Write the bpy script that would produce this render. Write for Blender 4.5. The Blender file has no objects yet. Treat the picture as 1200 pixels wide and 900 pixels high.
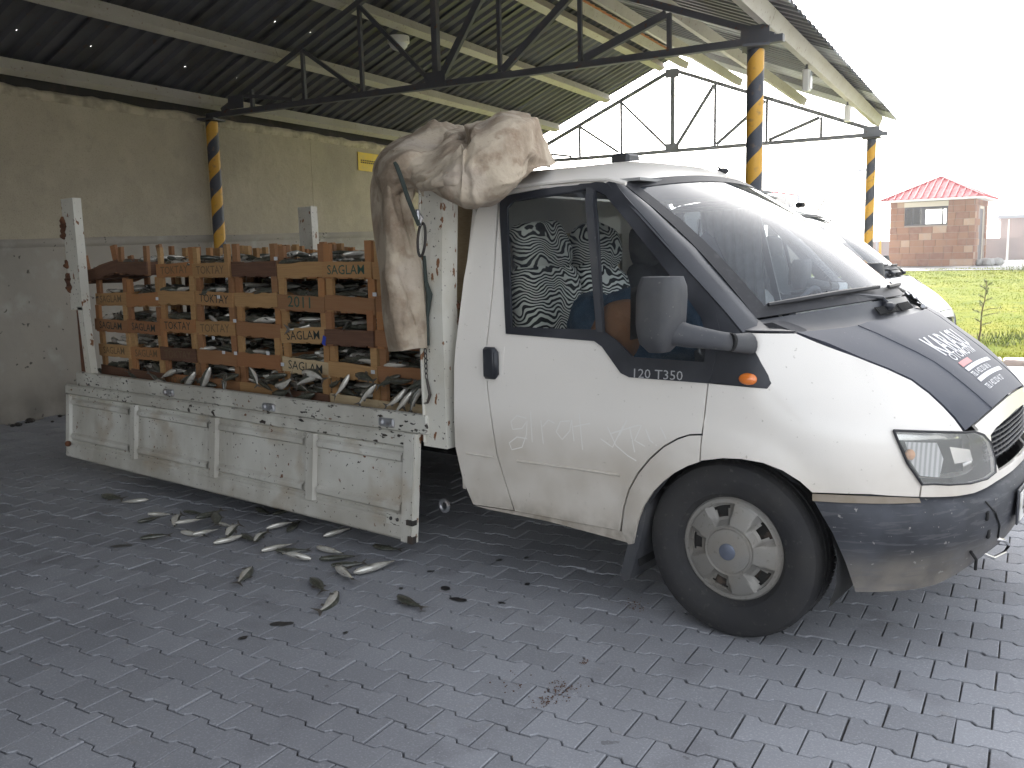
import bpy, bmesh, math, random
import numpy as np
from mathutils import Vector, Matrix, noise
from mathutils.geometry import delaunay_2d_cdt
random.seed(7); rnd = random.Random(11)
sc = bpy.context.scene
COL = sc.collection
PI = math.pi
# ------------------------------------------------------------------ camera, sky, sun, exposure
F = 1042.11                      # focal length in pixels of a 1200 px wide picture
MW = ((0.78461165, 0.61953096, -0.02378957),    # camera right, down, forward in the truck's own frame
      (0.06915859, -0.12558926, -0.98966885),
      (-0.6161182, 0.77486046, -0.14138468))
EYE = Vector((0, 0, 1.5))
cd = bpy.data.cameras.new('camera'); cam = bpy.data.objects.new('camera', cd); COL.objects.link(cam)
cd.sensor_width = 36; cd.lens = F / 1200 * 36; cd.clip_start = .05; cd.clip_end = 3000
R = Matrix((MW[0], [-a for a in MW[1]], [-a for a in MW[2]])).transposed()
cam.matrix_world = Matrix.Translation(EYE) @ R.to_4x4()
sc.camera = cam
YAW = math.radians(9.381)                        # the shelter stands turned by this against the truck
UD = Vector((math.cos(YAW), math.sin(YAW), 0)); VD = Vector((-math.sin(YAW), math.cos(YAW), 0))
def S(u, v, z): return UD * u + VD * v + Vector((0, 0, z))
SUN = (UD * -.80 + VD * 1.62 + Vector((0, 0, 1.0))).normalized()    # towards the sun: ahead, a little left, low
w = bpy.data.worlds.new('World'); sc.world = w; w.use_nodes = True
nt = w.node_tree; bg = nt.nodes['Background']
sky = nt.nodes.new('ShaderNodeTexSky'); sky.sky_type = 'NISHITA'; sky.sun_disc = False
sky.sun_elevation = math.asin(SUN.z); sky.sun_rotation = math.atan2(SUN.x, SUN.y)
sky.air_density = 1.0; sky.dust_density = 4.0; sky.ozone_density = 1.0
hs = nt.nodes.new('ShaderNodeHueSaturation'); hs.inputs['Saturation'].default_value = .27      # thin bright overcast: a paler sky
nt.links.new(sky.outputs[0], hs.inputs['Color']); nt.links.new(hs.outputs[0], bg.inputs[0]); bg.inputs[1].default_value = .15
sd = bpy.data.lights.new('sun', 'SUN'); sd.energy = 4.0; sd.angle = math.radians(.6); sd.color = (1, .975, .94)
sun = bpy.data.objects.new('sun', sd); COL.objects.link(sun)
sun.rotation_euler = SUN.to_track_quat('Z', 'Y').to_euler(); sun.location = (0, 0, 20)
vs = sc.view_settings; vs.view_transform = 'Standard'; vs.look = 'None'; vs.exposure = 2.1; vs.gamma = 1
vs.use_curve_mapping = False
sc.cycles.max_bounces = 8; sc.cycles.diffuse_bounces = 4; sc.cycles.transparent_max_bounces = 16

# ------------------------------------------------------------------ points: a picture ray met with a plane of the place
def ray(u, v):
    a, b = (u - 600) / F, (v - 450) / F
    return Vector([MW[0][i] * a + MW[1][i] * b + MW[2][i] for i in range(3)])
def aty(u, v, y): r = ray(u, v); return EYE + r * (y / r.y)
def atz(u, v, z=0): r = ray(u, v); return EYE + r * ((z - 1.5) / r.z)
def pj(p):
    d = Vector(p) - EYE; c = [sum(m[i] * d[i] for i in range(3)) for m in MW]
    return 600 + F * c[0] / c[2], 450 + F * c[1] / c[2], c[2]

# ------------------------------------------------------------------ materials
MATS = {}
def mat(name, base=(.5, .5, .5), rough=.6, metal=0., layers=(), bump=None, coat=0., vary=None, attr=None, spec=.5,
        trans=0., alpha=1., sheen=0., emit=None, coords='Object', bump2=None):
    if name in MATS: return MATS[name]
    m = bpy.data.materials.new(name); m.use_nodes = True; t = m.node_tree; N = t.nodes; L = t.links
    b = N['Principled BSDF']; MATS[name] = m
    b.inputs['Roughness'].default_value = rough; b.inputs['Metallic'].default_value = metal
    b.inputs['Coat Weight'].default_value = coat; b.inputs['Coat Roughness'].default_value = .08
    b.inputs['Specular IOR Level'].default_value = spec
    b.inputs['Transmission Weight'].default_value = trans; b.inputs['Alpha'].default_value = alpha
    b.inputs['Sheen Weight'].default_value = sheen
    if emit: b.inputs['Emission Color'].default_value = (*emit[0], 1); b.inputs['Emission Strength'].default_value = emit[1]
    tc = N.new('ShaderNodeTexCoord'); co = tc.outputs[coords]
    col = N.new('ShaderNodeRGB'); col.outputs[0].default_value = (*base, 1); cur = col.outputs[0]
    def mix(a, bb, f, blend='MIX'):
        x = N.new('ShaderNodeMix'); x.data_type = 'RGBA'; x.blend_type = blend
        for s, v_ in ((0, f), (6, a), (7, bb)):
            if isinstance(v_, bpy.types.NodeSocket): L.new(v_, x.inputs[s])
            else: x.inputs[s].default_value = v_ if s == 0 else (*v_, 1)
        return x.outputs[2]
    def rng(val, lo, hi, a=0., bb=1.):
        x = N.new('ShaderNodeMapRange'); x.interpolation_type = 'SMOOTHSTEP'; L.new(val, x.inputs[0])
        for i, q in enumerate((lo, hi, a, bb)): x.inputs[i + 1].default_value = q
        return x.outputs[0]
    if attr:       # a tone stored on the mesh (per paver, per tile)
        a = N.new('ShaderNodeAttribute'); a.attribute_name = attr[0]
        x = rng(a.outputs['Fac'], 0, 1, attr[1], attr[2]); cur = mix(cur, x, 1., 'MULTIPLY')
    if vary:       # per-object tone
        o = N.new('ShaderNodeObjectInfo'); cur = mix(cur, vary[0], o.outputs['Random'])
        if len(vary) > 1:
            q = N.new('ShaderNodeMath'); q.operation = 'FRACT'; r_ = N.new('ShaderNodeMath'); r_.operation = 'MULTIPLY'
            r_.inputs[1].default_value = 7.31; L.new(o.outputs['Random'], r_.inputs[0]); L.new(r_.outputs[0], q.inputs[0])
            cur = mix(cur, vary[1], rng(q.outputs[0], .45, .95))
    for l in layers:
        if l.get('type') == 'z':
            sp = N.new('ShaderNodeSeparateXYZ'); L.new(co, sp.inputs[0]); f = rng(sp.outputs[l.get('axis', 2)], l['lo'], l['hi'])
            n = N.new('ShaderNodeTexNoise'); n.inputs['Scale'].default_value = l.get('scale', 6); n.inputs['Detail'].default_value = 6
            L.new(co, n.inputs[0]); g = rng(n.outputs[0], .3, .7, l.get('nmin', .3), 1)
            x = N.new('ShaderNodeMath'); x.operation = 'MULTIPLY'; L.new(f, x.inputs[0]); L.new(g, x.inputs[1])
            y = N.new('ShaderNodeMath'); y.operation = 'MULTIPLY'; L.new(x.outputs[0], y.inputs[0]); y.inputs[1].default_value = l.get('amt', 1)
            f = y.outputs[0]
        else:
            if l.get('type') == 'voronoi': n = N.new('ShaderNodeTexVoronoi')
            elif l.get('type') == 'wave':
                n = N.new('ShaderNodeTexWave'); n.inputs['Distortion'].default_value = l.get('dist', 3); n.inputs['Detail Scale'].default_value = l.get('dscale', 1.2)
                n.inputs['Detail'].default_value = 2.5; n.bands_direction = l.get('dir', 'X')
            else:
                n = N.new('ShaderNodeTexNoise'); n.inputs['Distortion'].default_value = l.get('dist', 0)
                n.inputs['Detail'].default_value = l.get('detail', 6)
            n.inputs['Scale'].default_value = l['scale']
            if l.get('stretch'):
                mp = N.new('ShaderNodeMapping'); mp.inputs['Scale'].default_value = l['stretch']; L.new(co, mp.inputs[0]); L.new(mp.outputs[0], n.inputs[0])
            else: L.new(co, n.inputs[0])
            src = n.outputs['Distance'] if l.get('type') == 'voronoi' else n.outputs[1] if l.get('type') == 'wave' else n.outputs[0]
            f = rng(src, l['lo'], l['hi'], 0, l.get('amt', 1))
        cur = mix(cur, l['color'], f)
        if 'rough' in l:
            ri = b.inputs['Roughness']; old = ri.links[0].from_socket if ri.links else None
            x = N.new('ShaderNodeMix'); L.new(f, x.inputs[0]); x.inputs[3].default_value = l['rough']
            if old: L.new(old, x.inputs[2])
            else: x.inputs[2].default_value = rough
            L.new(x.outputs[0], ri)
    L.new(cur, b.inputs['Base Color'])
    prev = None
    for bp in (bump, bump2):
        if not bp: continue
        n = N.new('ShaderNodeTexNoise'); n.inputs['Scale'].default_value = bp[0]; n.inputs['Detail'].default_value = bp[3] if len(bp) > 3 else 5
        L.new(co, n.inputs[0])
        k = N.new('ShaderNodeBump'); k.inputs['Strength'].default_value = bp[1]; k.inputs['Distance'].default_value = bp[2]
        L.new(n.outputs[0], k.inputs['Height'])
        if prev: L.new(prev, k.inputs['Normal'])
        prev = k.outputs[0]
    if prev: L.new(prev, b.inputs['Normal'])
    return m
def glassmat(name, tint=(.8, .86, .86), film=.10, rough=.02):
    """Thin automotive glass: clear with a Fresnel reflection and a thin dust film."""
    m = bpy.data.materials.new(name); m.use_nodes = True; N = m.node_tree.nodes; L = m.node_tree.links; N.clear()
    o = N.new('ShaderNodeOutputMaterial'); tr = N.new('ShaderNodeBsdfTransparent'); tr.inputs[0].default_value = (*tint, 1)
    g = N.new('ShaderNodeBsdfGlossy'); g.inputs['Roughness'].default_value = rough
    fr = N.new('ShaderNodeFresnel'); fr.inputs[0].default_value = 1.52
    a = N.new('ShaderNodeMixShader'); k = N.new('ShaderNodeMath'); k.operation = 'MULTIPLY'; k.inputs[1].default_value = .88; k.use_clamp = True
    L.new(fr.outputs[0], k.inputs[0]); L.new(k.outputs[0], a.inputs[0]); L.new(tr.outputs[0], a.inputs[1]); L.new(g.outputs[0], a.inputs[2])
    d = N.new('ShaderNodeBsdfDiffuse'); d.inputs[0].default_value = (.50, .55, .64, 1)
    n = N.new('ShaderNodeTexNoise'); n.inputs['Scale'].default_value = 3; n.inputs['Detail'].default_value = 8
    tc = N.new('ShaderNodeTexCoord'); L.new(tc.outputs['Object'], n.inputs[0])
    r = N.new('ShaderNodeMapRange'); r.inputs[1].default_value = .3; r.inputs[2].default_value = .8; r.inputs[3].default_value = film * .5; r.inputs[4].default_value = film * 1.5
    L.new(n.outputs[0], r.inputs[0]); c = N.new('ShaderNodeMixShader'); L.new(r.outputs[0], c.inputs[0]); L.new(a.outputs[0], c.inputs[1]); L.new(d.outputs[0], c.inputs[2])
    L.new(c.outputs[0], o.inputs[0]); MATS[name] = m
    return m

# ------------------------------------------------------------------ mesh builder
class MB:
    def __init__(s): s.v = []; s.f = []; s.m = []
    def add(s, vs_, fs, mi=0):
        o = len(s.v); s.v += [tuple(x) for x in vs_]; s.f += [tuple(i + o for i in q) for q in fs]; s.m += [mi] * len(fs); return s
    def box(s, c, d, rot=None, mi=0, bev=0.):
        c = Vector(c); hx, hy, hz = d[0] / 2, d[1] / 2, d[2] / 2
        if bev > 0:
            b = min(bev, hx * .9, hy * .9, hz * .9); P = []
            for sx in (-1, 1):
                for sy in (-1, 1):
                    for sz_ in (-1, 1):
                        P += [(sx * (hx - b), sy * (hy - b), sz_ * hz), (sx * (hx - b), sy * hy, sz_ * (hz - b)), (sx * hx, sy * (hy - b), sz_ * (hz - b))]
            bm = bmesh.new()
            for p in P: bm.verts.new(p)
            bmesh.ops.convex_hull(bm, input=bm.verts[:]); bmesh.ops.dissolve_limit(bm, angle_limit=.02, verts=bm.verts[:], edges=bm.edges[:])
            bm.normal_update(); bm.verts.index_update(); V = [v.co.copy() for v in bm.verts]; Fs = [[v.index for v in f.verts] for f in bm.faces]; bm.free()
        else:
            V = [Vector((x * hx, y * hy, z * hz)) for x in (-1, 1) for y in (-1, 1) for z in (-1, 1)]
            Fs = [(0, 1, 3, 2), (4, 6, 7, 5), (0, 4, 5, 1), (2, 3, 7, 6), (0, 2, 6, 4), (1, 5, 7, 3)]
        if rot is not None: V = [rot @ x for x in V]
        return s.add([x + c for x in V], Fs, mi)
    def bar(s, a, b, w_, h_, up=(0, 0, 1), mi=0, bev=0.):
        a, b = Vector(a), Vector(b); x = (b - a); l = x.length; x.normalize(); u = Vector(up)
        if abs(x.dot(u)) > .99: u = Vector((1, 0, 0))
        y = u.cross(x).normalized(); z = x.cross(y)
        return s.box((a + b) / 2, (l, w_, h_), Matrix((x, y, z)).transposed(), mi, bev)
    def tube(s, pts, r, n=10, mi=0, caps=True, flat=1.):
        pts = [Vector(p) for p in pts]; k = len(pts); rr = r if isinstance(r, (list, tuple)) else [r] * k; V = []; u = None
        for i, p in enumerate(pts):
            t = (pts[min(i + 1, k - 1)] - pts[max(i - 1, 0)]).normalized()
            if u is None: u = t.orthogonal().normalized()
            u = (u - t * u.dot(t)).normalized(); w2 = t.cross(u)
            for j in range(n):
                a = 2 * PI * j / n; V.append(p + u * math.cos(a) * rr[i] + w2 * math.sin(a) * rr[i] * flat)
        Fs = [(i * n + j, i * n + (j + 1) % n, (i + 1) * n + (j + 1) % n, (i + 1) * n + j) for i in range(k - 1) for j in range(n)]
        if caps: Fs += [tuple(range(n - 1, -1, -1)), tuple((k - 1) * n + j for j in range(n))]
        return s.add(V, Fs, mi)
    def lathe(s, prof, c, ax=(0, 0, 1), n=32, mi=0, close=False):
        ax = Vector(ax).normalized(); u = ax.orthogonal().normalized(); w2 = ax.cross(u); c = Vector(c)
        V = [c + ax * h + (u * math.cos(2 * PI * j / n) + w2 * math.sin(2 * PI * j / n)) * r_ for r_, h in prof for j in range(n)]; k = len(prof)
        Fs = [(i * n + j, i * n + (j + 1) % n, ((i + 1) % k) * n + (j + 1) % n, ((i + 1) % k) * n + j) for i in range(k if close else k - 1) for j in range(n)]
        return s.add(V, Fs, mi)
    def grid(s, rows, mi=0, flip=False):
        n = len(rows[0]); V = [p for r_ in rows for p in r_]; Fs = []
        for i in range(len(rows) - 1):
            for j in range(n - 1):
                q = (i * n + j, i * n + j + 1, (i + 1) * n + j + 1, (i + 1) * n + j); Fs.append(q[::-1] if flip else q)
        return s.add(V, Fs, mi)
    def prism(s, poly, a, b, fn=None, mi=0):
        """2D polygon extruded from a to b; fn(x, y, h) gives the point."""
        fn = fn or (lambda x, y, h: (x, y, h)); n = len(poly)
        V = [fn(x, y, a) for x, y in poly] + [fn(x, y, b) for x, y in poly]
        return s.add(V, [tuple(range(n - 1, -1, -1)), tuple(range(n, 2 * n))] + [(i, (i + 1) % n, n + (i + 1) % n, n + i) for i in range(n)], mi)
    def sphere(s, c, r, n=12, k=8, mi=0):
        r = r if isinstance(r, (tuple, list)) else (r, r, r); rows = []
        for i in range(k + 1):
            a = PI * i / k; rows.append([(c[0] + r[0] * math.sin(a) * math.cos(2 * PI * j / n), c[1] + r[1] * math.sin(a) * math.sin(2 * PI * j / n), c[2] + r[2] * math.cos(a)) for j in range(n + 1)])
        return s.grid(rows, mi, True)
    def text(s, string, size, fn, mi=0, ext=0., res=2, align='LEFT', squeeze=1., bold=0.):
        cu = bpy.data.curves.new('t', 'FONT'); cu.body = string; cu.size = size; cu.resolution_u = res; cu.align_x = align; cu.extrude = ext; cu.offset = size * bold
        o = bpy.data.objects.new('t', cu); me = bpy.data.meshes.new_from_object(o)
        s.add([fn(v.co.x * squeeze, v.co.y, v.co.z) for v in me.vertices], [tuple(p.vertices) for p in me.polygons], mi)
        bpy.data.objects.remove(o); bpy.data.curves.remove(cu); bpy.data.meshes.remove(me); return s
    def mirrored(s, yc=4.065):
        o = MB(); o.v = [(x, 2 * yc - y, z) for x, y, z in s.v]; o.f = [f[::-1] for f in s.f]; o.m = s.m[:]; return o
    def mesh(s, name, mats, smooth=None, weld=0., rims=False):
        me = bpy.data.meshes.new(name); me.from_pydata(s.v, [], s.f); me.update()
        for m in mats: me.materials.append(MATS[m] if isinstance(m, str) else m)
        if len(mats) > 1: me.polygons.foreach_set('material_index', s.m)
        if weld:
            bm = bmesh.new(); bm.from_mesh(me); bmesh.ops.remove_doubles(bm, verts=bm.verts[:], dist=weld); bm.to_mesh(me); bm.free()
        if smooth is not None:
            me.shade_smooth(); me.set_sharp_from_angle(angle=smooth)
            if rims: sharp_rims(me)
        return me
    def build(s, name, mats, parent=None, smooth=.6, thick=0., off=-1., weld=0.):
        if isinstance(mats, str): mats = [mats]
        o = link(name, s.mesh(name, mats, smooth, weld, bool(thick)), parent)
        if thick:
            md = o.modifiers.new('thickness', 'SOLIDIFY'); md.thickness = thick; md.offset = off
        return o
def sharp_rims(me):
    # open borders stay crisp once the sheet is given its thickness
    n = len(me.edges); cnt = np.zeros(n, int); le = np.zeros(len(me.loops), int); me.loops.foreach_get('edge_index', le); np.add.at(cnt, le, 1)
    at = me.attributes.get('sharp_edge') or me.attributes.new('sharp_edge', 'BOOLEAN', 'EDGE'); v = np.zeros(n, bool); at.data.foreach_get('value', v); v |= cnt < 2; at.data.foreach_set('value', v)
def link(name, data, parent=None, local=False):
    o = bpy.data.objects.new(name, data); COL.objects.link(o)
    if parent:
        o.parent = parent
        if not local and parent.type == 'EMPTY': o.matrix_parent_inverse = parent.matrix_basis.inverted()
    return o
def tag(o, label, cat, group=None, kind=None):
    if label: o['label'] = label
    if cat: o['category'] = cat
    if group: o['group'] = group
    if kind: o['kind'] = kind
    return o
def thing(name, label, cat, loc=(0, 0, 0), rz=0., group=None):
    o = bpy.data.objects.new(name, None); COL.objects.link(o); o.location = loc; o.rotation_euler = (0, 0, rz); o.empty_display_size = .2
    return tag(o, label, cat, group)
def dup(o, parent=None, **kw):
    c = o.copy(); COL.objects.link(c); mp_ = o.matrix_parent_inverse.copy(); c.parent = parent; c.matrix_parent_inverse = mp_
    for ch in o.children: dup(ch, c)
    for k, v_ in kw.items(): c[k] = v_
    return c
def inpoly(x, y, P):
    c = False; j = len(P) - 1
    for i in range(len(P)):
        if (P[i][1] > y) != (P[j][1] > y) and x < (P[j][0] - P[i][0]) * (y - P[i][1]) / (P[j][1] - P[i][1]) + P[i][0]: c = not c
        j = i
    return c
def cdt(poly, step, holes=()):
    """Triangulate a 2D polygon with an inner grid; returns points and triangles."""
    loops = [poly] + list(holes); pts = []; edges = []
    for lp in loops:
        d = []
        for i, a in enumerate(lp):
            b = lp[(i + 1) % len(lp)]; n = max(1, int(math.hypot(b[0] - a[0], b[1] - a[1]) / step))
            d += [(a[0] + (b[0] - a[0]) * k / n, a[1] + (b[1] - a[1]) * k / n) for k in range(n)]
        o = len(pts); pts += d; edges += [(o + i, o + (i + 1) % len(d)) for i in range(len(d))]
    x0, x1 = min(p[0] for p in poly), max(p[0] for p in poly); y0, y1 = min(p[1] for p in poly), max(p[1] for p in poly)
    nx, ny = max(1, int((x1 - x0) / step)), max(1, int((y1 - y0) / step)); bpts = np.array(pts)
    for i in range(nx + 1):
        for j in range(ny + 1):
            x, y = x0 + (x1 - x0) * (i + .5) / (nx + 1), y0 + (y1 - y0) * (j + .5) / (ny + 1)
            if inpoly(x, y, poly) and not any(inpoly(x, y, h) for h in holes) and np.min((bpts[:, 0] - x) ** 2 + (bpts[:, 1] - y) ** 2) > (step * .45) ** 2: pts.append((x, y))
    V, E, Fc, *_ = delaunay_2d_cdt([Vector(p) for p in pts], edges, [], 0, 1e-7)
    out = []
    for f in Fc:
        c = sum((V[i] for i in f), Vector((0, 0))) / len(f)
        if inpoly(c.x, c.y, poly) and not any(inpoly(c.x, c.y, h) for h in holes):
            a = sum(V[f[i]].x * V[f[(i + 1) % len(f)]].y - V[f[(i + 1) % len(f)]].x * V[f[i]].y for i in range(len(f)))
            out.append(tuple(f) if a > 0 else tuple(f)[::-1])
    return [(p.x, p.y) for p in V], out
def patch(mb, poly, surf, step=.04, holes=(), mi=0):
    P, T = cdt(poly, step, holes); mb.add([surf(a, b) for a, b in P], T, mi); return mb
def nz(x, y, z=0., s=1., seed=0.): return noise.noise(Vector((x * s + seed, y * s + seed * 1.7, z * s)))
# ------------------------------------------------------------------ material library
DUST = (.30, .26, .21)
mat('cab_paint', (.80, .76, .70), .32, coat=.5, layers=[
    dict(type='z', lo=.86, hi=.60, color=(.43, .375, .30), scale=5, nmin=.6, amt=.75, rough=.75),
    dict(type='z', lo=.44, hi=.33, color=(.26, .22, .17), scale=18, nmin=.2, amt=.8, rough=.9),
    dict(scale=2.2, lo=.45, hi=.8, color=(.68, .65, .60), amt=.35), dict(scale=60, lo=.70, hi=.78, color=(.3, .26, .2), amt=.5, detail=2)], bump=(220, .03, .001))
mat('van_paint', (.62, .63, .64), .3, coat=.5, layers=[dict(scale=2, lo=.45, hi=.8, color=(.66, .65, .63), amt=.3)])
mat('black_plastic', (.022, .024, .030), .42, layers=[dict(scale=5, lo=.35, hi=.8, color=(.075, .078, .088), amt=.6, rough=.65)], bump=(500, .15, .0008))
mat('bumper_plastic', (.030, .032, .038), .62, spec=.35, layers=[
    dict(type='z', lo=.47, hi=.33, color=(.20, .18, .155), scale=9, nmin=.55, amt=1., rough=.9),
    dict(scale=4, lo=.38, hi=.75, color=(.085, .09, .105), amt=.7, rough=.7), dict(scale=45, lo=.68, hi=.74, color=(.28, .27, .25), amt=.8, detail=3),
    dict(scale=9, lo=.55, hi=.62, color=(.12, .12, .125), amt=.35, stretch=(1, 1, 9))], bump=(400, .2, .0008))
mat('hood_vinyl', (.036, .041, .060), .55, spec=.35, layers=[dict(scale=3, lo=.3, hi=.8, color=(.07, .073, .085), amt=.7, rough=.6), dict(scale=90, lo=.7, hi=.76, color=(.3, .3, .3), amt=.25, detail=2)], bump=(900, .12, .0005))
mat('mirror_plastic', (.045, .047, .054), .7, layers=[dict(scale=5, lo=.3, hi=.75, color=(.09, .088, .085), amt=.8), dict(scale=60, lo=.66, hi=.75, color=(.2, .19, .17), amt=.6)], bump=(350, .3, .001))
mat('rubber_seal', (.02, .02, .023), .6, layers=[dict(scale=30, lo=.55, hi=.8, color=(.1, .1, .1), amt=.4)])
mat('gap_dark', (.012, .012, .012), .9)
mat('tyre_rubber', (.022, .022, .024), .8, layers=[dict(scale=5, lo=.3, hi=.7, color=(.036, .034, .032), amt=.8), dict(scale=40, lo=.6, hi=.75, color=(.10, .095, .085), amt=.5)], bump=(150, .3, .002))
mat('wheel_trim', (.27, .26, .24), .42, .35, layers=[dict(scale=7, lo=.35, hi=.75, color=(.26, .235, .20), amt=.75, rough=.7), dict(scale=60, lo=.6, hi=.72, color=(.15, .13, .11), amt=.6)], bump=(120, .06, .001))
mat('trim_badge', (.16, .18, .23), .4, .5)
mat('wheel_dark', (.03, .028, .026), .8, layers=[dict(scale=20, lo=.5, hi=.7, color=(.12, .09, .07))])
mat('amber_lens', (.75, .20, .03), .2, coat=1.)
mat('lamp_lens_hazy', (.55, .55, .52), .18, coat=1., layers=[dict(scale=5, lo=.35, hi=.75, color=(.42, .42, .40), amt=.6)], alpha=.30)
mat('lamp_reflector', (.82, .82, .80), .16, .9, layers=[dict(scale=9, lo=.5, hi=.7, color=(.55, .56, .58), amt=.6)])
mat('lamp_fluted', (.62, .63, .63), .25, .3, layers=[dict(type='wave', scale=26, lo=.2, hi=.9, color=(.34, .35, .36), dist=0, dir='X')])
mat('lamp_amber', (.72, .36, .16), .3)
mat('chrome', (.7, .7, .7), .15, 1.)
mat('plate_white', (.68, .67, .64), .5, layers=[dict(scale=15, lo=.45, hi=.7, color=(.38, .35, .3), amt=.8)])
mat('ink_black', (.02, .02, .025), .6)
mat('sticker_white', (.62, .62, .64), .5, layers=[dict(scale=40, lo=.55, hi=.7, color=(.3, .31, .33), amt=.7)])
mat('sticker_red', (.52, .17, .17), .5)
mat('letter_grey', (.45, .46, .47), .4, .3)
mat('finger_clean', (.80, .775, .73), .5)
glassmat('glass_side', (.80, .83, .81), .03); glassmat('glass_screen', (.76, .83, .88), .07, .03)
mat('glass_house', (.3, .33, .35), .08, alpha=.55)
mat('cabin_trim', (.16, .16, .165), .8); mat('cabin_dark', (.045, .045, .05), .85); mat('cabin_roof', (.30, .30, .29), .9)
def zebra():
    m = bpy.data.materials.new('zebra_cloth'); m.use_nodes = True; N = m.node_tree.nodes; L = m.node_tree.links; b = N['Principled BSDF']; MATS['zebra_cloth'] = m; b.inputs['Roughness'].default_value = .9
    tc = N.new('ShaderNodeTexCoord'); sp = N.new('ShaderNodeSeparateXYZ'); L.new(tc.outputs['Object'], sp.inputs[0])
    n = N.new('ShaderNodeTexNoise'); n.inputs['Scale'].default_value = 6.5; n.inputs['Detail'].default_value = 1.0; L.new(tc.outputs['Object'], n.inputs[0])
    n2 = N.new('ShaderNodeTexNoise'); n2.inputs['Scale'].default_value = 14; n2.inputs['Detail'].default_value = 1; L.new(tc.outputs['Object'], n2.inputs[0])
    a = N.new('ShaderNodeMath'); a.operation = 'MULTIPLY_ADD'; L.new(n.outputs[0], a.inputs[0]); a.inputs[1].default_value = 10.; 
    z = N.new('ShaderNodeMath'); z.operation = 'MULTIPLY'; L.new(sp.outputs[2], z.inputs[0]); z.inputs[1].default_value = 54.; L.new(z.outputs[0], a.inputs[2])
    c = N.new('ShaderNodeMath'); c.operation = 'MULTIPLY_ADD'; L.new(n2.outputs[0], c.inputs[0]); c.inputs[1].default_value = 1.6; L.new(a.outputs[0], c.inputs[2])
    f = N.new('ShaderNodeMath'); f.operation = 'PINGPONG'; f.inputs[1].default_value = .5; L.new(c.outputs[0], f.inputs[0])
    r = N.new('ShaderNodeMapRange'); r.inputs[1].default_value = .23; r.inputs[2].default_value = .28; L.new(f.outputs[0], r.inputs[0])
    x = N.new('ShaderNodeMix'); x.data_type = 'RGBA'; L.new(r.outputs[0], x.inputs[0]); x.inputs[6].default_value = (.012, .012, .012, 1); x.inputs[7].default_value = (.85, .83, .76, 1); L.new(x.outputs[2], b.inputs['Base Color'])
zebra()
mat('grey_cloth', (.21, .20, .21), .95, layers=[dict(scale=7, lo=.3, hi=.7, color=(.15, .145, .15))], bump=(10, .7, .03))
mat('denim', (.014, .034, .065), .95, layers=[dict(scale=6, lo=.3, hi=.75, color=(.03, .065, .11)), dict(scale=300, lo=.4, hi=.7, color=(.06, .09, .13), amt=.4)], bump=(12, .9, .04))
mat('tan_leather', (.28, .12, .05), .7, layers=[dict(scale=6, lo=.35, hi=.7, color=(.26, .12, .055))], bump=(9, .6, .03))
mat('white_cloth', (.70, .68, .63), .9, layers=[dict(scale=9, lo=.35, hi=.75, color=(.52, .50, .46))], bump=(9, .5, .03))
mat('white_paper', (.75, .75, .75), .7)
rusty = [dict(scale=2.6, lo=.40, hi=.72, color=(.40, .38, .33), amt=.75), dict(scale=3.5, lo=.55, hi=.68, color=(.34, .26, .17), amt=.5, detail=9), dict(scale=1.4, lo=.5, hi=.7, color=(.27, .24, .19), amt=.5, stretch=(3, 1, .6)),
         dict(scale=46, lo=.665, hi=.69, color=(.030, .022, .018), detail=5), dict(scale=21, lo=.70, hi=.72, color=(.15, .055, .022), detail=8)]
mat('bed_paint', (.60, .59, .54), .55, layers=rusty + [dict(type='z', lo=.5, hi=.12, color=(.33, .30, .25), scale=5, nmin=.2, amt=.6)], bump=(24, .25, .003), bump2=(130, .15, .001))
mat('bed_paint_worn', (.57, .56, .50), .55, layers=[dict(scale=2.2, lo=.35, hi=.75, color=(.33, .31, .27), amt=.8), dict(scale=60, lo=.615, hi=.64, color=(.022, .018, .016), detail=8, stretch=(.4, 1, 1)), dict(scale=3, lo=.45, hi=.60, color=(.42, .40, .35), amt=.9), dict(scale=26, lo=.635, hi=.66, color=(.03, .022, .018), detail=10, stretch=(.5, 1, 1)), dict(scale=23, lo=.66, hi=.69, color=(.15, .06, .025), detail=8)], bump=(30, .4, .003))
mat('post_paint', (.62, .60, .53), .5, layers=[dict(scale=4, lo=.42, hi=.75, color=(.47, .43, .34), amt=.7), dict(scale=26, lo=.63, hi=.655, color=(.20, .085, .03), detail=8, stretch=(1, 1, .5)), dict(scale=60, lo=.67, hi=.69, color=(.035, .024, .02), detail=6)], bump=(22, .35, .004))
mat('lip_grime', (.25, .21, .165), .9, layers=[dict(scale=20, lo=.4, hi=.7, color=(.22, .18, .13))])
mat('rust', (.075, .032, .018), .9, layers=[dict(scale=12, lo=.35, hi=.7, color=(.16, .065, .03))], bump=(50, .7, .004))
mat('dark_steel', (.030, .027, .025), .6, layers=[dict(scale=9, lo=.5, hi=.75, color=(.085, .06, .045), amt=.7)], bump=(60, .2, .001))
mat('galvanised', (.42, .43, .45), .4, .7, layers=[dict(scale=20, lo=.5, hi=.7, color=(.25, .2, .17), amt=.7)])
mat('truss_glare', (.20, .21, .24), .6, layers=[dict(scale=16, lo=.62, hi=.7, color=(.14, .09, .07), amt=.6)])  # paler steel: the glare over the far truss is put into its colour
mat('truss_steel', (.075, .078, .088), .55, layers=[dict(scale=5, lo=.5, hi=.72, color=(.12, .10, .09), amt=.6), dict(scale=16, lo=.64, hi=.7, color=(.12, .045, .02), amt=.8)], bump=(60, .15, .001))
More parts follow.
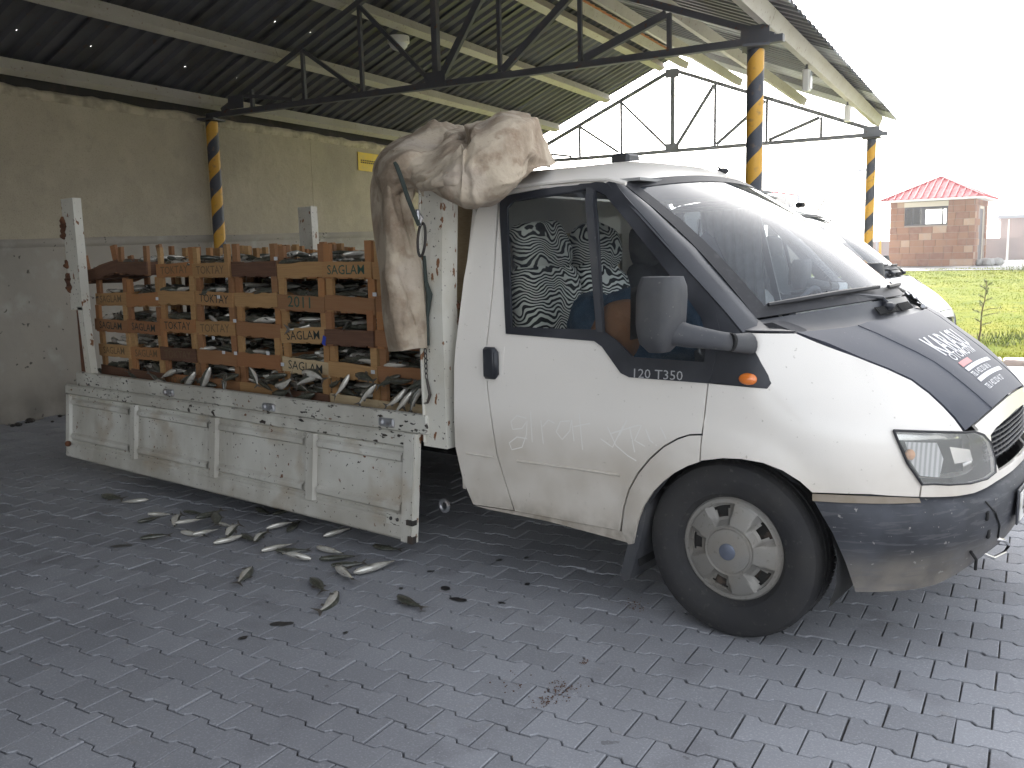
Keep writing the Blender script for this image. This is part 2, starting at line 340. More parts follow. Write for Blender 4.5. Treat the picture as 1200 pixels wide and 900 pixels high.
mat('wood_yellow', (.40, .245, .105), .75, vary=((.33, .18, .07), (.34, .15, .055)), layers=[dict(scale=9, lo=.35, hi=.75, color=(.27, .15, .065), stretch=(.6, 3, 14), amt=.6), dict(scale=5, lo=.58, hi=.8, color=(.16, .10, .06), amt=.6)], bump=(60, .3, .002))
mat('wood_orange', (.27, .12, .05), .75, vary=((.24, .13, .06),), layers=[dict(scale=9, lo=.35, hi=.75, color=(.22, .09, .035), stretch=(.6, 3, 14), amt=.6), dict(scale=5, lo=.58, hi=.8, color=(.13, .065, .04), amt=.6)], bump=(60, .3, .002))
mat('wood_dark', (.095, .045, .026), .8, layers=[dict(scale=9, lo=.35, hi=.75, color=(.16, .08, .045), stretch=(.6, 3, 12), amt=.6)], bump=(60, .4, .002))
mat('wood_pale', (.46, .36, .22), .8, layers=[dict(scale=9, lo=.35, hi=.75, color=(.38, .27, .15), stretch=(.6, 3, 14), amt=.6), dict(scale=6, lo=.55, hi=.75, color=(.2, .14, .1), amt=.6)], bump=(60, .3, .002))
mat('ink_green', (.03, .075, .055), .9); mat('ink_dark', (.022, .03, .028), .9); mat('ink_faded', (.14, .095, .05), .9)
mat('paper_tag', (.55, .56, .58), .8); mat('blue_tag', (.02, .05, .35), .5)
mat('fish_back', (.055, .058, .045), .30, .15, layers=[dict(scale=60, lo=.45, hi=.7, color=(.11, .11, .085))], bump=(300, .25, .001), coat=.5)
mat('fish_belly', (.66, .64, .58), .25, .35, layers=[dict(scale=35, lo=.4, hi=.7, color=(.48, .44, .37), amt=.6)], bump=(300, .2, .001), coat=.6)
mat('fish_fin', (.075, .065, .055), .5); mat('fish_eye', (.01, .01, .01), .1)
mat('canvas', (.46, .385, .29), .95, layers=[dict(scale=5, lo=.42, hi=.6, color=(.29, .225, .16)), dict(scale=11, lo=.55, hi=.66, color=(.23, .16, .105), amt=.6, detail=9), dict(scale=3.1, lo=.52, hi=.7, color=(.45, .385, .32), amt=.7), dict(scale=45, lo=.62, hi=.74, color=(.16, .11, .075), amt=.5), dict(scale=90, lo=.45, hi=.7, color=(.42, .35, .28), amt=.3)], bump=(17, 1., .016, 9), bump2=(380, .4, .0015))
mat('strap_green', (.030, .040, .034), .8); 
mat('concrete_upper', (.38, .33, .24), .95, layers=[dict(scale=.7, lo=.35, hi=.7, color=(.30, .262, .195)), dict(scale=2.6, lo=.42, hi=.75, color=(.46, .41, .31), amt=.7), dict(scale=1.2, lo=.5, hi=.75, color=(.20, .18, .145), amt=.5, stretch=(1, 1.3, .7)), dict(scale=9, lo=.5, hi=.75, color=(.24, .21, .16), amt=.5, detail=9), dict(scale=70, lo=.55, hi=.7, color=(.20, .18, .14), amt=.5, detail=3), dict(scale=110, lo=.3, hi=.45, color=(.55, .49, .38), amt=.4, detail=2)], bump=(9, .6, .02), bump2=(80, .8, .005))
mat('concrete_lower', (.37, .335, .285), .95, layers=[dict(scale=1, lo=.35, hi=.7, color=(.27, .25, .22)), dict(scale=4, lo=.52, hi=.75, color=(.44, .42, .38), amt=.7), dict(scale=14, lo=.66, hi=.71, color=(.07, .06, .05), amt=.9), dict(type='z', lo=.6, hi=0., color=(.14, .125, .11), scale=3, amt=.8)], bump=(7, .4, .02), bump2=(60, .5, .004))
mat('mortar', (.50, .44, .33), .95, layers=[dict(scale=6, lo=.4, hi=.7, color=(.3, .265, .2))], bump=(14, .9, .03))
mat('roof_sheet', (.082, .085, .096), .5, .2, layers=[dict(scale=2, lo=.4, hi=.75, color=(.055, .052, .05), amt=.8), dict(scale=14, lo=.62, hi=.7, color=(.10, .06, .04), amt=.5)])
mat('roof_light', (.42, .43, .44), .5, .3, layers=[dict(scale=3, lo=.4, hi=.7, color=(.33, .33, .33))])
mat('ridge_red', (.42, .12, .055), .6, layers=[dict(scale=9, lo=.4, hi=.7, color=(.55, .24, .14))])
mat('purlin_cream', (.45, .425, .37), .6, layers=[dict(scale=3, lo=.4, hi=.75, color=(.37, .335, .27), amt=.7), dict(scale=22, lo=.62, hi=.7, color=(.2, .12, .07), amt=.6)], bump=(40, .15, .002))
mat('lamp_shell', (.72, .70, .62), .4); mat('sign_yellow', (.72, .50, .03), .55, layers=[dict(scale=12, lo=.4, hi=.75, color=(.58, .44, .10), amt=.6)])
mat('paver', (.355, .366, .394), .92, spec=.22, attr=('tone', .80, 1.13), layers=[
    dict(scale=1.1, lo=.35, hi=.7, color=(.28, .285, .305), amt=.6), dict(scale=3.7, lo=.56, hi=.70, color=(.20, .20, .215), amt=.6, detail=8), dict(scale=.45, lo=.48, hi=.70, color=(.21, .215, .235), amt=.7), dict(scale=14, lo=.60, hi=.75, color=(.33, .31, .28), amt=.35, detail=9),
    dict(scale=9, lo=.70, hi=.735, color=(.08, .075, .075), amt=.6), dict(scale=150, lo=.5, hi=.75, color=(.55, .55, .57), amt=.45, detail=3), dict(scale=120, lo=.3, hi=.48, color=(.18, .18, .19), amt=.4, detail=3)],
    bump=(240, .55, .0018, 3), bump2=(18, .25, .004), coords='Generated')
# pavers read their colour in the pavement's own metres, so the stains run on from stone to stone
for n_ in MATS['paver'].node_tree.nodes[:]:
    if n_.type == 'TEX_COORD':
        g_ = MATS['paver'].node_tree.nodes.new('ShaderNodeNewGeometry')
        for l_ in list(n_.outputs['Generated'].links): MATS['paver'].node_tree.links.new(g_.outputs['Position'], l_.to_socket)
mat('joint_sand', (.06, .058, .057), 1., layers=[dict(scale=30, lo=.4, hi=.7, color=(.13, .12, .105))], bump=(200, .5, .003))
mat('wet_stain', (.035, .034, .034), .35)
mat('dirt_brown', (.10, .050, .028), .95)
mat('concrete_path', (.50, .49, .47), .9, spec=.2, layers=[dict(scale=2, lo=.4, hi=.7, color=(.42, .41, .39))], bump=(60, .3, .003))
mat('kerb_stone', (.40, .33, .29), .9, layers=[dict(scale=6, lo=.4, hi=.7, color=(.32, .26, .23))], bump=(50, .4, .004))
mat('lawn_soil', (.125, .145, .012), 1., spec=.05, layers=[dict(scale=.5, lo=.35, hi=.7, color=(.165, .165, .018)), dict(scale=3, lo=.45, hi=.7, color=(.085, .115, .010)), dict(scale=1.3, lo=.64, hi=.72, color=(.16, .12, .06), amt=.7)], bump=(40, 1., .03))
mat('grass_blade', (.20, .225, .010), .9, spec=.05, attr=('tone', .75, 1.3), layers=[dict(scale=.35, lo=.4, hi=.65, color=(.13, .175, .008))])
mat('earth', (.21, .205, .20), 1., layers=[dict(scale=.2, lo=.4, hi=.7, color=(.165, .16, .155))])
mat('stone_tile', (.27, .125, .065), .85, vary=((.20, .095, .055), (.30, .155, .085)), layers=[dict(scale=5, lo=.4, hi=.7, color=(.28, .15, .10), amt=.6)], bump=(30, .5, .008))
mat('stone_pale', (.40, .26, .17), .85, layers=[dict(scale=5, lo=.4, hi=.7, color=(.40, .30, .23), amt=.6)], bump=(30, .5, .008))
mat('house_core', (.30, .24, .20), .9); mat('lintel_pale', (.58, .52, .43), .85)
mat('roof_red', (.48, .055, .065), .5, layers=[dict(scale=4, lo=.4, hi=.7, color=(.55, .11, .11))]); mat('soffit_white', (.7, .7, .68), .7)
mat('frame_dark', (.07, .065, .07), .5); mat('wall_pink', (.36, .27, .235), .95, layers=[dict(scale=.6, lo=.4, hi=.7, color=(.30, .235, .21))], bump=(20, .4, .01))
mat('pole_grey', (.33, .34, .36), .5); mat('rubble', (.40, .39, .37), .9, bump=(20, .8, .02))
mat('bark', (.13, .085, .05), .95, bump=(60, .8, .004)); mat('needle_leaf', (.11, .14, .03), .7); mat('post_yellow', (.62, .36, .035), .5)
# barber-pole paint on the shelter posts: yellow and dark bands wound round the shaft
def stripes(name):
    m = bpy.data.materials.new(name); m.use_nodes = True; N = m.node_tree.nodes; L = m.node_tree.links; b = N['Principled BSDF']; MATS[name] = m
    b.inputs['Roughness'].default_value = .5
    tc = N.new('ShaderNodeTexCoord'); sp = N.new('ShaderNodeSeparateXYZ'); L.new(tc.outputs['Object'], sp.inputs[0])
    at = N.new('ShaderNodeMath'); at.operation = 'ARCTAN2'; L.new(sp.outputs[1], at.inputs[0]); L.new(sp.outputs[0], at.inputs[1])
    q = N.new('ShaderNodeMath'); q.operation = 'MULTIPLY_ADD'; L.new(at.outputs[0], q.inputs[0]); q.inputs[1].default_value = 1 / (2 * PI)
    z = N.new('ShaderNodeMath'); z.operation = 'MULTIPLY'; L.new(sp.outputs[2], z.inputs[0]); z.inputs[1].default_value = -1 / .42; L.new(z.outputs[0], q.inputs[2])
    f = N.new('ShaderNodeMath'); f.operation = 'FRACT'; L.new(q.outputs[0], f.inputs[0])
    g = N.new('ShaderNodeMath'); g.operation = 'GREATER_THAN'; g.inputs[1].default_value = .5; L.new(f.outputs[0], g.inputs[0])
    n = N.new('ShaderNodeTexNoise'); n.inputs['Scale'].default_value = 14; n.inputs['Detail'].default_value = 8; L.new(tc.outputs['Object'], n.inputs[0])
    r = N.new('ShaderNodeMapRange'); r.inputs[1].default_value = .56; r.inputs[2].default_value = .68; L.new(n.outputs[0], r.inputs[0]); r.inputs[4].default_value = .55
    a = N.new('ShaderNodeMix'); a.data_type = 'RGBA'; L.new(g.outputs[0], a.inputs[0]); a.inputs[6].default_value = (.045, .050, .065, 1); a.inputs[7].default_value = (.62, .33, .03, 1)
    c = N.new('ShaderNodeMix'); c.data_type = 'RGBA'; L.new(r.outputs[0], c.inputs[0]); L.new(a.outputs[2], c.inputs[6]); c.inputs[7].default_value = (.16, .11, .07, 1)
    L.new(c.outputs[2], b.inputs['Base Color'])
stripes('stripe_paint')
# ------------------------------------------------------------------ ground
def gz(u, v):        # the land rises gently beyond the paved yard
    return .09 + .59 * max(0., min(1., (v - 13) / 24)) if v > 12.7 else 0.
g = MB(); n = 24
rows = []
for j in list(range(-30, 13, 6)) + [12.4, 12.7, 12.9]: rows.append([S(u, j, -.03 if j < 12.7 else gz(u, j) - .06) for u in (-260, -60, -20, -9, 0, 10, 30, 120)])
for j in (20, 30, 37, 60, 120, 400, 900): rows.append([S(u * (1 if j < 100 else 4), j, gz(u, j) - .06) for u in (-260, -60, -20, -9, 0, 10, 30, 120)])
tag(g.grid(rows, 0, True).build('ground', 'earth', smooth=None), 'bare earth ground reaching to the horizon', 'ground', kind='structure')
tag(MB().add([S(-8.5, -8, -.016), S(6, -8, -.016), S(6, 10.45, -.016), S(-8.5, 17, -.016)], [(0, 1, 2, 3)]).build('paving_bed', 'joint_sand', smooth=None), 'dark sand bedding under the interlocking pavers', 'ground', kind='structure')
pav = MB().add([S(-8.5, -8, -.0155), S(-8.5, -7.9, -.0155), S(-8.4, -7.9, -.0155)], [(0, 1, 2)])
PA = math.radians(8.); PX = Vector((math.cos(PA), math.sin(PA), 0)); PY = Vector((-math.sin(PA), math.cos(PA), 0)); PO = Vector((-1.833, 2.639, 0)) - PX * .1 - PY * .0815
PL, PW = .2, .1425
half = [(-.1, .0815), (-.058, .0815), (-.042, .061), (.042, .061), (.058, .0815), (.1, .0815)]
outl = [(x, y) for x, y in half] + [(x, -y) for x, y in half[::-1]]
def inset(P, d):
    o = []
    for i in range(len(P)):
        a, b, c = Vector(P[i - 1]), Vector(P[i]), Vector(P[(i + 1) % len(P)])
        n1 = (b - a).orthogonal().normalized(); n2 = (c - b).orthogonal().normalized(); m_ = (n1 + n2); m_ = m_ / max(.5, m_.length_squared / 2); o.append((b.x + m_.x * d, b.y + m_.y * d))
    return o
sg = -1 if inset(outl, .01)[0][0] < -.1 else 1
r0, r1 = inset(outl, .0029 * sg), inset(outl, .0052 * sg)
pv = [(x, y, -.016) for x, y in r0] + [(x, y, -.0025) for x, y in r0] + [(x, y, 0) for x, y in r1]
pf = [tuple(range(35, 23, -1))] + [(a + j, a + (j + 1) % 12, a + 12 + (j + 1) % 12, a + 12 + j)[::-1] for a in (0, 12) for j in range(12)]
cells = []
for i in range(-80, 60):
    for j in range(-90, 112):
        c = PO + PX * ((i + (j % 2) * .5) * PL) + PY * (j * PW); a, b = c.dot(UD), c.dot(VD)
        if not (-8.45 < a < 4.6 and -2.2 < b < 16.6 and not (a > -1.9 and b > 10.4 - .0 * a)): continue
        px, py, d = pj(c) if (c - EYE).dot(Vector(MW[2])) > .3 else (0, 0, 0)
        if d: x2, y2, _ = pj(c + PX * .2); x3, y3, _ = pj(c + PY * .14)
        vis = d > .6 and 0 < px < 1200 and 150 < py < 900
        if vis and (755 < px < 970 and py < 745 or py < 640 and px > 560 and px < 1180 or py < 560 or px < 560 and py < 500 + px * .22): vis = False
        cells.append((abs((x2 - px) * (y3 - py) - (x3 - px) * (y2 - py)) if vis else 0, i, j, c))
cells.sort(key=lambda t: -t[0])
V0 = np.array(pv); allv = []; allf = []; tones = []; protos = []
for k in range(10):
    me = bpy.data.meshes.new('paving_stone'); me.from_pydata([tuple(p) for p in V0], [], pf); me.materials.append(MATS['paver'])
    at = me.attributes.new('tone', 'FLOAT', 'POINT'); at.data.foreach_set('value', [k / 9.] * len(pv)); protos.append(me)
pave = pav.build('pavement', 'joint_sand', smooth=None); tag(pave, 'grey interlocking double-T concrete pavers laid in running bond', 'pavement', kind='structure')
for q, (ar, i, j, c) in enumerate(cells):
    z = rnd.gauss(0, .0012) - .001; tx, ty, tz = rnd.gauss(0, .008), rnd.gauss(0, .008), PA + rnd.gauss(0, .006)
    M_ = Matrix.Translation(c + Vector((rnd.gauss(0, .0008), rnd.gauss(0, .0008), z))) @ Matrix.Rotation(tz, 4, 'Z') @ Matrix.Rotation(tx, 4, 'X') @ Matrix.Rotation(ty, 4, 'Y')
    tone = min(1, max(0, rnd.gauss(.5, .24)))
    if q < 300:
        o = link('paving_stone', protos[int(tone * 9.99)], pave); o.matrix_basis = M_
    else:
        A = np.array(M_); allv.append(V0 @ A[:3, :3].T + A[:3, 3]); tones.append(tone)
n = len(allv); me = bpy.data.meshes.new('paving_stones'); V = np.concatenate(allv)
Fs = np.array([list(f) for f in pf[1:]]); Q = (Fs[None] + (np.arange(n) * 36)[:, None, None]).reshape(-1, 4); T12 = (np.array(pf[0])[None] + (np.arange(n) * 36)[:, None])
me.from_pydata(V.tolist(), [], Q.tolist() + T12.tolist()); me.materials.append(MATS['paver'])
at = me.attributes.new('tone', 'FLOAT', 'POINT'); at.data.foreach_set('value', np.repeat(tones, 36).astype('f'))
tag(link('paving_stones', me, pave), None, None, kind='stuff')
# wet spots and brown crumbs lying on the pavers
def blot(pts, mat_, nm, lab, cat):
    b = MB(); r_ = random.Random(3)
    for (px, py, a, c2) in pts:
        p = atz(px, py); k = 14; ang = r_.random() * 3
        ring = []
        for j in range(k):
            t = 2 * PI * j / k; rr = 1 + .35 * nz(math.cos(t) * 2 + px, math.sin(t) * 2, py)
            ring.append((p.x + a * rr * math.cos(t) * math.cos(ang) - c2 * rr * math.sin(t) * math.sin(ang), p.y + a * rr * math.cos(t) * math.sin(ang) + c2 * rr * math.sin(t) * math.cos(ang), .0032))
        b.add(ring, [tuple(range(k))])
    return tag(b.build(nm, mat_, smooth=None), lab, cat, kind='stuff')
blot([(330, 732, .05, .025), (285, 748, .02, .015), (585, 657, .02, .013), (617, 654, .018, .012), (618, 685, .02, .012), (537, 703, .045, .02), (588, 707, .02, .01), (522, 690, .03, .02), (142, 640, .06, .02), (505, 670, .02, .012), (470, 690, .015, .01), (405, 742, .012, .01)],
     'wet_stain', 'wet_stains', 'dark wet spots dried into the pavers in front of the dropside', 'stains')
b = MB(); r_ = random.Random(5)
for (px, py, sx, cnt) in ((658, 808, 18, 90), (640, 822, 14, 40), (685, 776, 6, 20), (745, 711, 14, 40), (600, 800, 20, 20)):
    for _ in range(cnt):
        p = atz(px + r_.gauss(0, sx * .5), py + r_.gauss(0, sx * .35)); s_ = r_.uniform(.0015, .004); b.box((p.x, p.y, .003), (s_, s_ * 1.4, s_ * .6), Matrix.Rotation(r_.random() * 3, 3, 'Z'))
tag(b.build('crumbs', 'dirt_brown', smooth=None), 'brown crumbs of dirt scattered on the pavers before the front wheel', 'dirt', kind='stuff')
# sunlit path, kerb, lawn
b = MB()
for k in range(10): b.box(((-3.6 + k * 2.0), 0, 0), (1.985, 1.62, .1), bev=.006)
pth = MB(); pth.v = [tuple(S(x - 0., 11.26 + y, z + .018)) for x, y, z in b.v]; pth.f = b.f; pth.m = b.m
tag(pth.build('path', 'concrete_path'), 'pale concrete path slabs in full sun between pavers and kerb', 'path', kind='structure')
kb = thing('kerb', 'pinkish stone kerb edging the sunlit lawn', 'kerb', S(0, 0, 0), YAW)
for k in range(14):
    b = MB().box((0, 0, 0), (.99, .34, .22), bev=.02); b.v = [tuple(S(-5.5 + k + x, 12.35 + y, z + .02)) for x, y, z in b.v]; b.build('kerb_stone', 'kerb_stone', kb)
lw = MB(); rows = []
for j in range(0, 25): rows.append([S(u, 12.5 + j, gz(u, 12.7 + j) + .012 * nz(u, j, 0, 3)) for u in np.linspace(-16, 26, 30)])
tag(lw.grid(rows, 0, True).build('lawn', 'lawn_soil', smooth=3.), 'yellow green lawn lit from behind beyond the kerb', 'lawn', kind='structure')
rg = np.random.RandomState(4); N_ = 90000
v_ = 12.6 + 24.5 * rg.rand(N_) ** 1.7; u_ = -9 + (3.5 + v_ * .12 + 8) * rg.rand(N_) + (v_ > 20) * 0
uu = np.where(v_ < 18, -5 + 8 * rg.rand(N_), u_); clump = np.array([nz(a, b2, 0, 1.1) for a, b2 in zip(uu[:N_:1], v_)])
hgt = (.014 + .022 * rg.rand(N_)) * (1 + .6 * np.clip(clump, -.3, 1)) * (1 + (v_ - 12) * .02); wd = .004 + .0006 * (v_ - 12)
ang = rg.rand(N_) * 2 * PI; lean = rg.randn(N_, 2) * .018
zz = .09 + .59 * np.clip((v_ - 13) / 24, 0, 1) - .01
X = uu * UD.x + v_ * VD.x; Y = uu * UD.y + v_ * VD.y
P = np.stack([np.stack([X - wd * np.cos(ang), Y - wd * np.sin(ang), zz], 1), np.stack([X + wd * np.cos(ang), Y + wd * np.sin(ang), zz], 1), np.stack([X + lean[:, 0], Y + lean[:, 1], zz + hgt], 1)], 1)
me = bpy.data.meshes.new('grass'); me.from_pydata(P.reshape(-1, 3).tolist(), [], np.arange(N_ * 3).reshape(-1, 3).tolist()); me.materials.append(MATS['grass_blade'])
at = me.attributes.new('tone', 'FLOAT', 'POINT'); at.data.foreach_set('value', np.repeat(np.clip(.5 + .25 * rg.randn(N_) + .3 * clump, 0, 1), 3).astype('f'))
tag(link('grass', me), 'short grass blades growing on the lawn', 'grass', kind='stuff')
fp = MB().add([S(-14, 35.4, .665), S(20, 35.4, .665), S(20, 41.5, .70), S(-14, 41.5, .70)], [(0, 1, 2, 3)])
tag(fp.build('far_path', 'concrete_path', smooth=None), 'bleached concrete apron round the gatehouse', 'path', kind='structure')

# ------------------------------------------------------------------ back wall
wall = thing('back_wall', 'stained concrete back wall of the shelter with rough mortar along its top', 'wall', S(-8.55, 0, 0), YAW)
def sbox(mb, u0, u1, v0, v1, z0, z1, bev=0.):
    t = MB().box(((u0 + u1) / 2, (v0 + v1) / 2, (z0 + z1) / 2), (abs(u1 - u0), abs(v1 - v0), z1 - z0), bev=bev)
    o = len(mb.v); mb.v += [tuple(S(*p)) for p in t.v]; mb.f += [tuple(i + o for i in f) for f in t.f]; mb.m += [0] * len(t.f); return mb
def jz(v): return 1.62 + .026 * v
edges = [-14.5, -10.5, -6.8, -3.1, .54, 4.2, 7.87, 9.75, 11.6, 13.5, 16.4]
for a, b in zip(edges, edges[1:]):
    for nm, mt, lo, hi, t in (('lower_panel', 'concrete_lower', lambda v: -.03, lambda v: jz(v) - .02, .0), ('upper_panel', 'concrete_upper', lambda v: jz(v), lambda v: 3.17, .012)):
        m_ = MB(); uo = -8.55 + t; A, B = a + .003, b - .003; nn = 12; rows = []
        for k in range(5):
            f = k / 4; rows.append([S(uo + .012 * nz(A + (B - A) * i / nn, f * 3, 2), A + (B - A) * i / nn, lo(A + (B - A) * i / nn) * (1 - f) + hi(A + (B - A) * i / nn) * f) for i in range(nn + 1)])
        m_.grid(rows); m_.build(nm, mt, wall, smooth=1., thick=.16, off=-1)
m_ = MB(); m_.grid([[S(-8.60, v, -.1), S(-8.60, v, 3.2)] for v in (-14.5, 16.4)], 0, True); m_.build('wall_core', 'mortar', wall, smooth=None, thick=.1, off=-1)
m_ = MB(); rows = []
for i in range(260):
    v = -14.5 + i * 30.9 / 259; w1 = .05 * nz(v, 0, 0, 2.2) + .02 * nz(v, 5, 0, 9)
    rows.append([S(-8.55, v, 3.155 + .03 * nz(v, 1, 0, 3)), S(-8.52 + .012 * nz(v, 2, 0, 7), v, 3.175 + w1 * .3), S(-8.51 + .012 * nz(v, 3, 0, 8), v, 3.23 + w1 * .5), S(-8.53, v, 3.265 + w1 * .6 + .02 * nz(v, 7, 0, 20)), S(-8.60, v, 3.27 + w1 * .5)])
m_.grid(rows); m_.build('mortar_strip', 'mortar', wall, smooth=1.2)
m_ = MB(); rows = []
for i in range(120):
    v = -9 + i * 25.4 / 119; rows.append([S(-8.545, v, jz(v) + .035 + .006 * nz(v, 0, 0, 6)), S(-8.515, v, jz(v) + .01 + .008 * nz(v, 4, 0, 5)), S(-8.525, v, jz(v) - .035 + .012 * nz(v, 9, 0, 7)), S(-8.55, v, jz(v) - .06)])
m_.grid(rows); m_.build('joint_ledge', 'concrete_lower', wall, smooth=1.2)
m_ = MB(); m_.add([S(-8.57, -14.5, 3.2), S(-8.57, 16.4, 3.2), S(-8.60, 16.4, 3.40), S(-8.60, -14.5, 3.40), S(-8.74, 16.4, 3.37), S(-8.74, -14.5, 3.37)], [(0, 1, 2, 3), (3, 2, 4, 5)]).build('closure_strip', 'dark_steel', wall, smooth=None)
# litter / rubble line at the wall foot
m_ = MB(); r_ = random.Random(9)
for _ in range(160):
    v = r_.uniform(4, 16); s_ = r_.uniform(.015, .06); p = S(-8.45 + abs(r_.gauss(0, .12)), v, s_ * .3); m_.sphere(p, (s_, s_ * .8, s_ * .5), 6, 4)
tag(m_.build('rubble', 'dark_steel', smooth=1.), 'dark litter and rubble swept against the foot of the wall', 'rubble', kind='stuff')
sn = MB(); sbox(sn, -8.528, -8.52, 10.77, 11.36, 2.83, 3.10); sg_ = thing('wall_sign', 'small yellow printed sign fixed high on the concrete wall', 'sign', S(-8.52, 11.06, 2.9), YAW)
sn.build('sign_plate', 'sign_yellow', sg_, smooth=None)
t = MB()
for k, (a, b, z) in enumerate(((.06, .52, .155), (.06, .50, .125))): 
    for j in range(9): sbox(t, -8.5195, -8.518, 10.77 + a + (b - a) * j / 9, 10.77 + a + (b - a) * (j + .75) / 9, 2.83 + z - .012, 2.83 + z + .008)
t.build('lettering', 'ink_faded', sg_, smooth=None)

# ------------------------------------------------------------------ shelter
sh = thing('shelter', 'open steel shelter with corrugated roof on striped posts', 'shelter', S(-5.1, 7.8, 0), YAW)
def sb(mb, a, b, w_, h_, up=None): return mb.bar(S(*a), S(*b), w_, h_, up or VD)
nodes = [-7.72, -6.93, -6.12, -5.17, -4.43, -3.57, -2.71]
def top(u): return 3.42 + (u + 7.98) * .425 if u <= -5.17 else 4.615 - (u + 5.17) * .405
for tv in (-6.8, .54, 7.87, 15.2):  # the rearmost truss, unseen, supports the roof added for shade
    tm_ = 'truss_glare' if tv > 10 else 'truss_steel'
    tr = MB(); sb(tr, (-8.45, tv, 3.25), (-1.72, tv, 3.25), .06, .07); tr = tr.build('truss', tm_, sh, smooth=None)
    k = 1.0 if tv < 10 else .8
    def chord(a, b, w_, h_): MB().bar(S(*a), S(*b), w_, h_, VD).build('truss_bar', tm_, tr, smooth=None)
    chord((-8.2, tv, 3.29), (-5.17, tv, 4.60), .06, .05); chord((-5.17, tv, 4.60), (-1.80, tv, 3.27), .06, .05)
    for i, u in enumerate(nodes): chord((u, tv, 3.285), (u, tv, top(u) - .03), .038 if i != 3 else .065, .038 if i != 3 else .065)
    lt = [(-7.85, -7.1, 0), (-6.93, -6.17, 0), (-6.12, -5.25, 0), (-5.12, -4.45, 1), (-4.40, -3.60, 1), (-3.53, -2.74, 1)]
    for a, b, up_ in lt:
        if up_: chord((a, tv, 3.30), (b, tv, top(b) - .05), .07 if tv < 10 else .05, .05)
        else: chord((a, tv, top(a) - .05), (b, tv, 3.30), .04, .04)
    if tv > 1:
        for u, z in ((-5.17, 3.30), (-7.95, 3.36), (-1.95, 3.30), (-5.17, 4.54)): MB().box(S(u, tv - .035, z), (.24, .008, .15), Matrix.Rotation(YAW, 3, 'Z')).build('gusset_plate', tm_, tr, smooth=None)
for k, (u, z) in enumerate(((-8.40, 3.385), (-7.36, 3.80), (-6.36, 4.215), (-5.36, 4.64), (-4.93, 4.62), (-4.02, 4.245), (-2.99, 3.83), (-1.86, 3.42))):
    m_ = MB(); h_ = .115 if k < 7 else .14; w_ = .11; s_ = .4 if u < -5.17 else -.4
    for a, b in ((-8.6, -6.8), (-6.8, .54), (.54, 7.87), (7.87, 15.15)):
        m_.v and None
        c0, c1 = S(u, a + .004, z + .02), S(u, b - .004, z + .02); m_.bar(c0, c1, w_, h_, (VD.cross(UD * 1 + Vector((0, 0, s_)))).normalized() * -1)
    m_.build('eave_beam' if k == 7 else 'purlin', 'purlin_cream', sh, smooth=None)
# roofing: one mesh per sheet, corrugations running down the slope
def rz(u): return 4.93 + (u + 5.15) * .425 if u <= -5.15 else 4.93 - (u + 5.15) * .405
holes = {(round(a, 1), round(b, 1)) for a, b in ((-6.9, 7.7), (-7.1, 6.5), (-8.0, 5.2), (-8.1, 6.1), (-8.1, 7.1), (-7.0, 8.2), (-7.1, 7.5), (-8.1, 8.0), (-6.2, 9.9))}
def sheet(v0, side):
    m_ = MB(); prof = []
    for k in range(6): prof += [(v0 + k * .2 - .035, 0.), (v0 + k * .2 + .035, 0.), (v0 + k * .2 + .065, .038), (v0 + k * .2 + .135, .038)]
    prof = prof[:21]; us = np.linspace(-8.72, -5.19, 19) if side < 0 else np.linspace(-5.11, -1.62, 19)
    P = [[S(u, v, rz(u) - .045 + h) for v, h in prof] for u in us]
    o = len(m_.v); m_.v = [tuple(p) for r in P for p in r]; W = len(prof)
    for i in range(len(us) - 1):
        for j in range(W - 1):
            q = (i * W + j, i * W + j + 1, (i + 1) * W + j + 1, (i + 1) * W + j); uc, vc = (us[i] + us[i + 1]) / 2, (prof[j][0] + prof[j + 1][0]) / 2
            if side < 0 and j % 4 == 0 and any(abs(uc - a) < .1 and abs(vc - b) < .1 for a, b in holes):
                C_ = [Vector(m_.v[x]) for x in q]; cc = sum(C_, Vector()) / 4; b0 = len(m_.v)
                for c_ in C_: m_.v.append(tuple(cc + (c_ - cc).normalized() * .009))
                for x in range(4): m_.f.append((q[x], q[(x + 1) % 4], b0 + (x + 1) % 4, b0 + x)); m_.m.append(0)
            else: m_.f.append(q); m_.m.append(0)
    return m_
for k in range(-1, 24):  # rearmost sheets, unseen behind the camera, reach back to darken the left ground
    for side in (-1, 1):
        pale = side > 0 and k in (15, 18, 21, 23)
        sheet(-7.6 + k * .96, side).build('roof_sheet', 'roof_light' if pale else 'roof_sheet', sh, smooth=None, thick=.0012)
m_ = MB(); rows = []
for i in range(241):
    v = -8.6 + i * .1; j_ = .05 * ((i % 2) * 2 - 1)
    rows.append([S(-5.42 + j_ * .5, v, rz(-5.42) + .012), S(-5.17, v, 4.985), S(-4.92 - j_ * .5, v, rz(-4.92) + .012)])
m_.grid(rows).build('ridge_cap', 'ridge_red', sh, smooth=None, thick=.003)
m_ = MB()   # scalloped closure strip seen from below along the ridge
for i in range(120):
    v = -8.5 + i * .2
    m_.add([S(-5.24, v - .1, 4.86), S(-5.24, v + .1, 4.86), S(-5.24, v + .04, 4.79), S(-5.24, v - .04, 4.79), S(-5.10, v - .1, 4.885), S(-5.10, v + .1, 4.885)], [(0, 1, 2, 3), (0, 4, 5, 1)])
m_.build('ridge_closure', 'ridge_red', sh, smooth=None, thick=.004)
